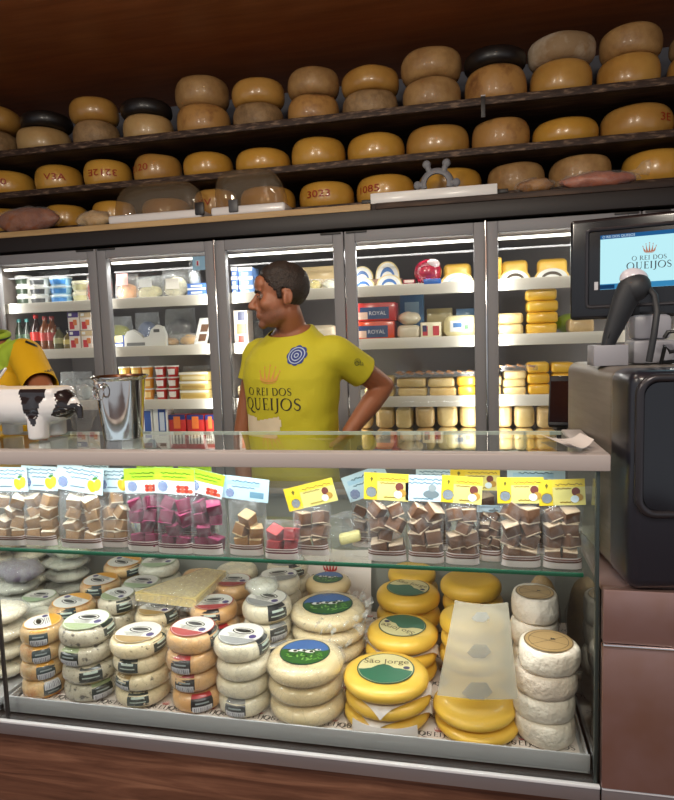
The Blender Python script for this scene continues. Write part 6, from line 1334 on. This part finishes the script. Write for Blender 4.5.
wrapped(78, 114, 211, 230, pm('pale_packet', (176, 140, 92), .5, c2=(206, 176, 130), ns=20.), 'small crinkled packet beside the first clear dome', 'food_packet')
wrapped(514, 556, 179, 198, pm('tan_loaf', (170, 126, 76), .55, c2=(142, 98, 56), ns=14., bump=.3), 'tan wrapped loaf on the ledge beside the white board', 'wrapped_loaf')
wrapped(556, 640, 172, 198, pm('pink_meat', (186, 122, 96), .45, c2=(150, 84, 66), ns=10., bump=.2), 'pinkish wrapped piece with twisted clear film end above the monitor', 'wrapped_meat', twist=1)
# ------------------------------------------------------------------ loose packs among the cheeses in the counter
def lump(px, py, Y, zb, rx, ry, rz, m, name, label, cat='cheese', film=True, rot=0., amp=.006, lab=None):
    p = at(px, py, Y=Y); t = thing(name, label, cat, (p.x, Y, zb), rot); b = MB(); b.ball((0, 0, rz), (rx, ry, rz), m, 28, 18)
    b.v = [Vector((v.x, v.y, rz + (v.z - rz) * (1 - .25 * max(0, (abs(v.z - rz) / rz - .6))))) for v in b.v]; b.v = [v + Vector((noise.noise(v * 26), noise.noise(v * 24), noise.noise(v * 28) if v.z > .004 else 0)) * amp for v in b.v]; b.build('filling', t)
    if film: b = MB(); b.ball((0, 0, rz * 1.02), (rx * 1.07, ry * 1.07, rz * 1.04), M['filmhazy'], 32, 20); b.v = [v + Vector((noise.noise(v * 30), noise.noise(v * 34), noise.noise(v * 38) if v.z > .004 else 0)) * amp * 1.3 for v in b.v]; b.build('film', t)
    if lab: top_label(min(rx, ry) * .6, lab, rz * 2.06, t, .3)
    return t
# the far segment beyond the glass joint
for i in range(4): lump(6, 690, 1.40, ZF + i * .05, .075, .06, .0248, M['k_white'], 'pale_cheese', 'pale film wrapped cheese, %s of the pile behind the glass joint' % level(i, 4), amp=.004)
for i in range(4): lump(-34, 690, 1.42, ZF + i * .05, .06, .06, .0248, M['k_white'], 'pale_cheese', 'pale film wrapped cheese, %s of the pile past the glass joint' % level(i, 4), amp=.004)
stack(16, 58, 612, 1.485, 3, 'grn', 'short pile touching the paprika cheeses', r=.05, top=False)
M['purple'] = pm('purple_filling', (116, 104, 122), .6, c2=(150, 146, 152), ns=26.)
for i in range(3): lump(18, 620, 1.70, ZF + i * .048, .075, .06, .0238, M['k_grey'], 'pale_cheese', 'grey film wrapped cheese, %s of the pile under the purple bag' % level(i, 3), amp=.003)
lump(20, 585, 1.68, ZF + .1445, .085, .05, .034, M['purple'], 'film_bag', 'hazy film bag with purple filling on the pile behind the glass joint', 'bag')
for i in range(4): lump(70, 610, 1.84, ZF + i * .043, .075, .062, .0213, M['k_grey'], 'pale_cheese', 'grey film wrapped cheese, %s of the pile under the pale green round' % level(i, 4), amp=.003)
M['pgreen'] = pm('pale_green_rind', (190, 200, 168), .45, c2=(206, 206, 178), ns=6.)
lump(72, 572, 1.83, ZF + .1725, .078, .055, .032, M['pgreen'], 'green_cheese', 'large pale green round in hazy film at the back of the counter')
for i in range(4): lump(34, 600, 1.88, ZF + i * .046, .065, .055, .0228, M['k_white'], 'pale_cheese', 'white film wrapped cheese, %s of the pile in the far back corner' % level(i, 4), amp=.003)
lump(40, 556, 1.88, ZF + .185, .08, .05, .022, M['k_white'], 'white_pack', 'flat white pack with dark printed label in the far back corner', lab=(150, 150, 150))
lump(-4, 560, 1.80, ZF + .19, .1, .06, .03, pm('brown_bag_fill', (150, 122, 92), .6), 'brown_bag', 'brownish film bag at the far back edge of the counter', 'bag')
for i in range(4): lump(-6, 610, 1.80, ZF + i * .0473, .08, .06, .0235, M['k_white'], 'pale_cheese', 'white film wrapped cheese, %s of the pile under the brownish bag' % level(i, 4), amp=.003)
# triangular wedge in a vacuum pack
c = at(178, 588, Y=1.63); zc = .783; t = thing('cheese_wedge', 'flat pale yellow cheese wedge in a clear vacuum pack across the small cheeses', 'cheese', (c.x, 1.63, zc)); b = MB()
tri = [at(135, 592, Z=zc + .03) , at(196, 599, Z=zc + .03), at(226, 571, Z=zc + .03), at(205, 568, Z=zc + .03)]; off = Vector((c.x, 1.63, zc)); tri = [p - off for p in tri]
v0 = [Vector((p.x, p.y, .004)) for p in tri]; v1 = [Vector((p.x, p.y, .03)) for p in tri]; mm = pm('wedge_cheese', (226, 206, 140), .4, coat=.4, c2=(214, 188, 118), ns=8.); b.add(v0 + v1, [(3, 2, 1, 0), (4, 5, 6, 7)] + [(i, (i + 1) % 4, 4 + (i + 1) % 4, 4 + i) for i in range(4)], mm); b.build('wedge', t)
cc = sum(tri, Vector()) / 4; b = MB(); b.slab(lambda u, v: Vector((cc.x + (tri[0].lerp(tri[1], u).lerp(tri[3].lerp(tri[2], u), v).x - cc.x) * 1.14, cc.y + (tri[0].lerp(tri[1], u).lerp(tri[3].lerp(tri[2], u), v).y - cc.y) * 1.2, .0325 * (1 - max(abs(2 * u - 1), abs(2 * v - 1)) ** 10) + .002 + .002 * noise.noise(Vector((u * 9, v * 9, 0))))), 28, 16, M['film'], .0012); b.build('film', t)
# grey film bundle on the third row
lump(262, 585, 1.585, .799, .048, .04, .024, M['k_grey'], 'film_bundle', 'grey film wrapped bundle lying on the plain white cheeses', amp=.005)
# loose film tufts on the cream pasture cheese
of_ = Vector((X2 + r2, Y2 - .01, ZF)) - Vector(PAST.location); b = MB()
for k in range(46):
    a_ = R.uniform(-1.9, 1.2); z_ = R.uniform(.09, .18); p = Vector((r2 * 1.02 * cos(a_) - r2 * 1.0, r2 * 1.02 * sin(a_), z_)); d = Vector((cos(a_) + R.uniform(-.4, .4), sin(a_) + R.uniform(-.4, .4), R.uniform(-.5, .9))).normalized(); L = R.uniform(.012, .028); s_ = d.orthogonal().normalized() * R.uniform(.003, .008)
    b.add([p - s_, p + s_, p + d * L + s_ * 1.5, p + d * L * .9 - s_ * 1.2, p + d * .004 + s_.cross(d) * .6], [(0, 1, 2, 3), (0, 4, 3), (1, 4, 2)], M['filmhazy'])
tt = b.build('loose_film', PAST, of_); tt['kind'] = 'stuff'
# tan bags beside the paper wrapped cheeses
mt = pm('tan_bag_fill', (176, 146, 96), .6, c2=(150, 118, 72), ns=22., bump=.3)
def tallbag(px0, px1, yt, Y, zb, label):
    a, c_ = at(px0, 600, Y=Y), at(px1, 600, Y=Y); w = c_.x - a.x; h = at((px0 + px1) / 2, yt, Y=Y).z - zb; t = thing('tan_bag', label, 'bag', ((a.x + c_.x) / 2, Y, zb)); b = MB(); b.ball((0, 0, h * .5), (w * .48, .032, h * .5), mt, 24, 16); b.v = [v + Vector((noise.noise(v * 22), noise.noise(v * 26), noise.noise(v * 26) if v.z > .006 else 0)) * .005 for v in b.v]; b.build('filling', t)
    b = MB(); b.ball((0, 0, h * .5), (w * .5, .036, h * .505), M['film'], 24, 16); b.v = [v + Vector((noise.noise(v * 30), noise.noise(v * 26), noise.noise(v * 26) if v.z > .006 else 0)) * .008 for v in b.v]; b.build('film', t)
tallbag(523, 560, 574, 1.66, ZF, 'tall tan film bag standing behind the second paper wrapped stack')
# ------------------------------------------------------------------ lights
def area(name, loc, sx, sy, power, col=(1, 1, 1), rot=(0, 0, 0), spread=180):
    l = bpy.data.lights.new(name, 'AREA'); l.shape = 'RECTANGLE'; l.size = sx; l.size_y = sy; l.energy = power; l.color = col; l.spread = radians(spread)
    o = bpy.data.objects.new(name, l); COL.link(o); o.location = loc; o.rotation_euler = rot; return o
WARM = (1, .9, .76)
for x, y, p in ((-1.7, -.9, 26), (.6, -.9, 26), (-.6, 1.3, 9)):
    area('ceiling_lamp', (x, y, CEIL - .03), .5, .2, p, WARM)
for x, y, p in ((-1.35, -.1, 20), (.25, -.1, 20)):
    area('added_upper_fill', (x, y, 2.66), .3, .16, p, WARM, (radians(92), 0, 0))  # unseen lamps added to brighten the upper cheeses and the ceiling
for k in range(3):
    x0, x1 = FX[k], FX[k + 1]; xm = (x0 + x1) / 2
    area('fridge_tube', (xm, FY + .09, 1.925), x1 - x0 - .12, .03, 4.5, (1, .97, .92), (radians(-25), 0, 0))
    for xx, sg in ((x0 + .07, -1), (xm, 0), (x1 - .07, 1)):
        area('fridge_mullion_tube', (xx, FY + .055, 1.25), .02, 1.25, 2.4, (1, .97, .92), (radians(90), 0, sg * radians(35)))
area('case_tube', (-.7, 1.262, 1.232), 1.75, .02, 3.0, (.93, .96, 1), (radians(4), 0, 0), 150)
area('added_shelf_fill', (-.76, 1.295, 1.004), 1.9, .015, 3.4, (1, .97, .93), (radians(20), 0, 0))  # unseen fill light added under the glass shelf to brighten the cheeses
w = bpy.data.worlds.new('world'); scene.world = w; w.use_nodes = True
bg = w.node_tree.nodes['Background']; bg.inputs[0].default_value = (.78, .8, .86, 1); bg.inputs[1].default_value = .62
vs = scene.view_settings; vs.view_transform = 'Standard'; vs.look = 'None'; vs.gamma = 1; vs.exposure = 0.
scene.cycles.transparent_max_bounces = 32; scene.cycles.max_bounces = 8; scene.cycles.glossy_bounces = 4; scene.cycles.diffuse_bounces = 4
scene.cycles.caustics_reflective = False; scene.cycles.caustics_refractive = False; scene.cycles.sample_clamp_indirect = 6
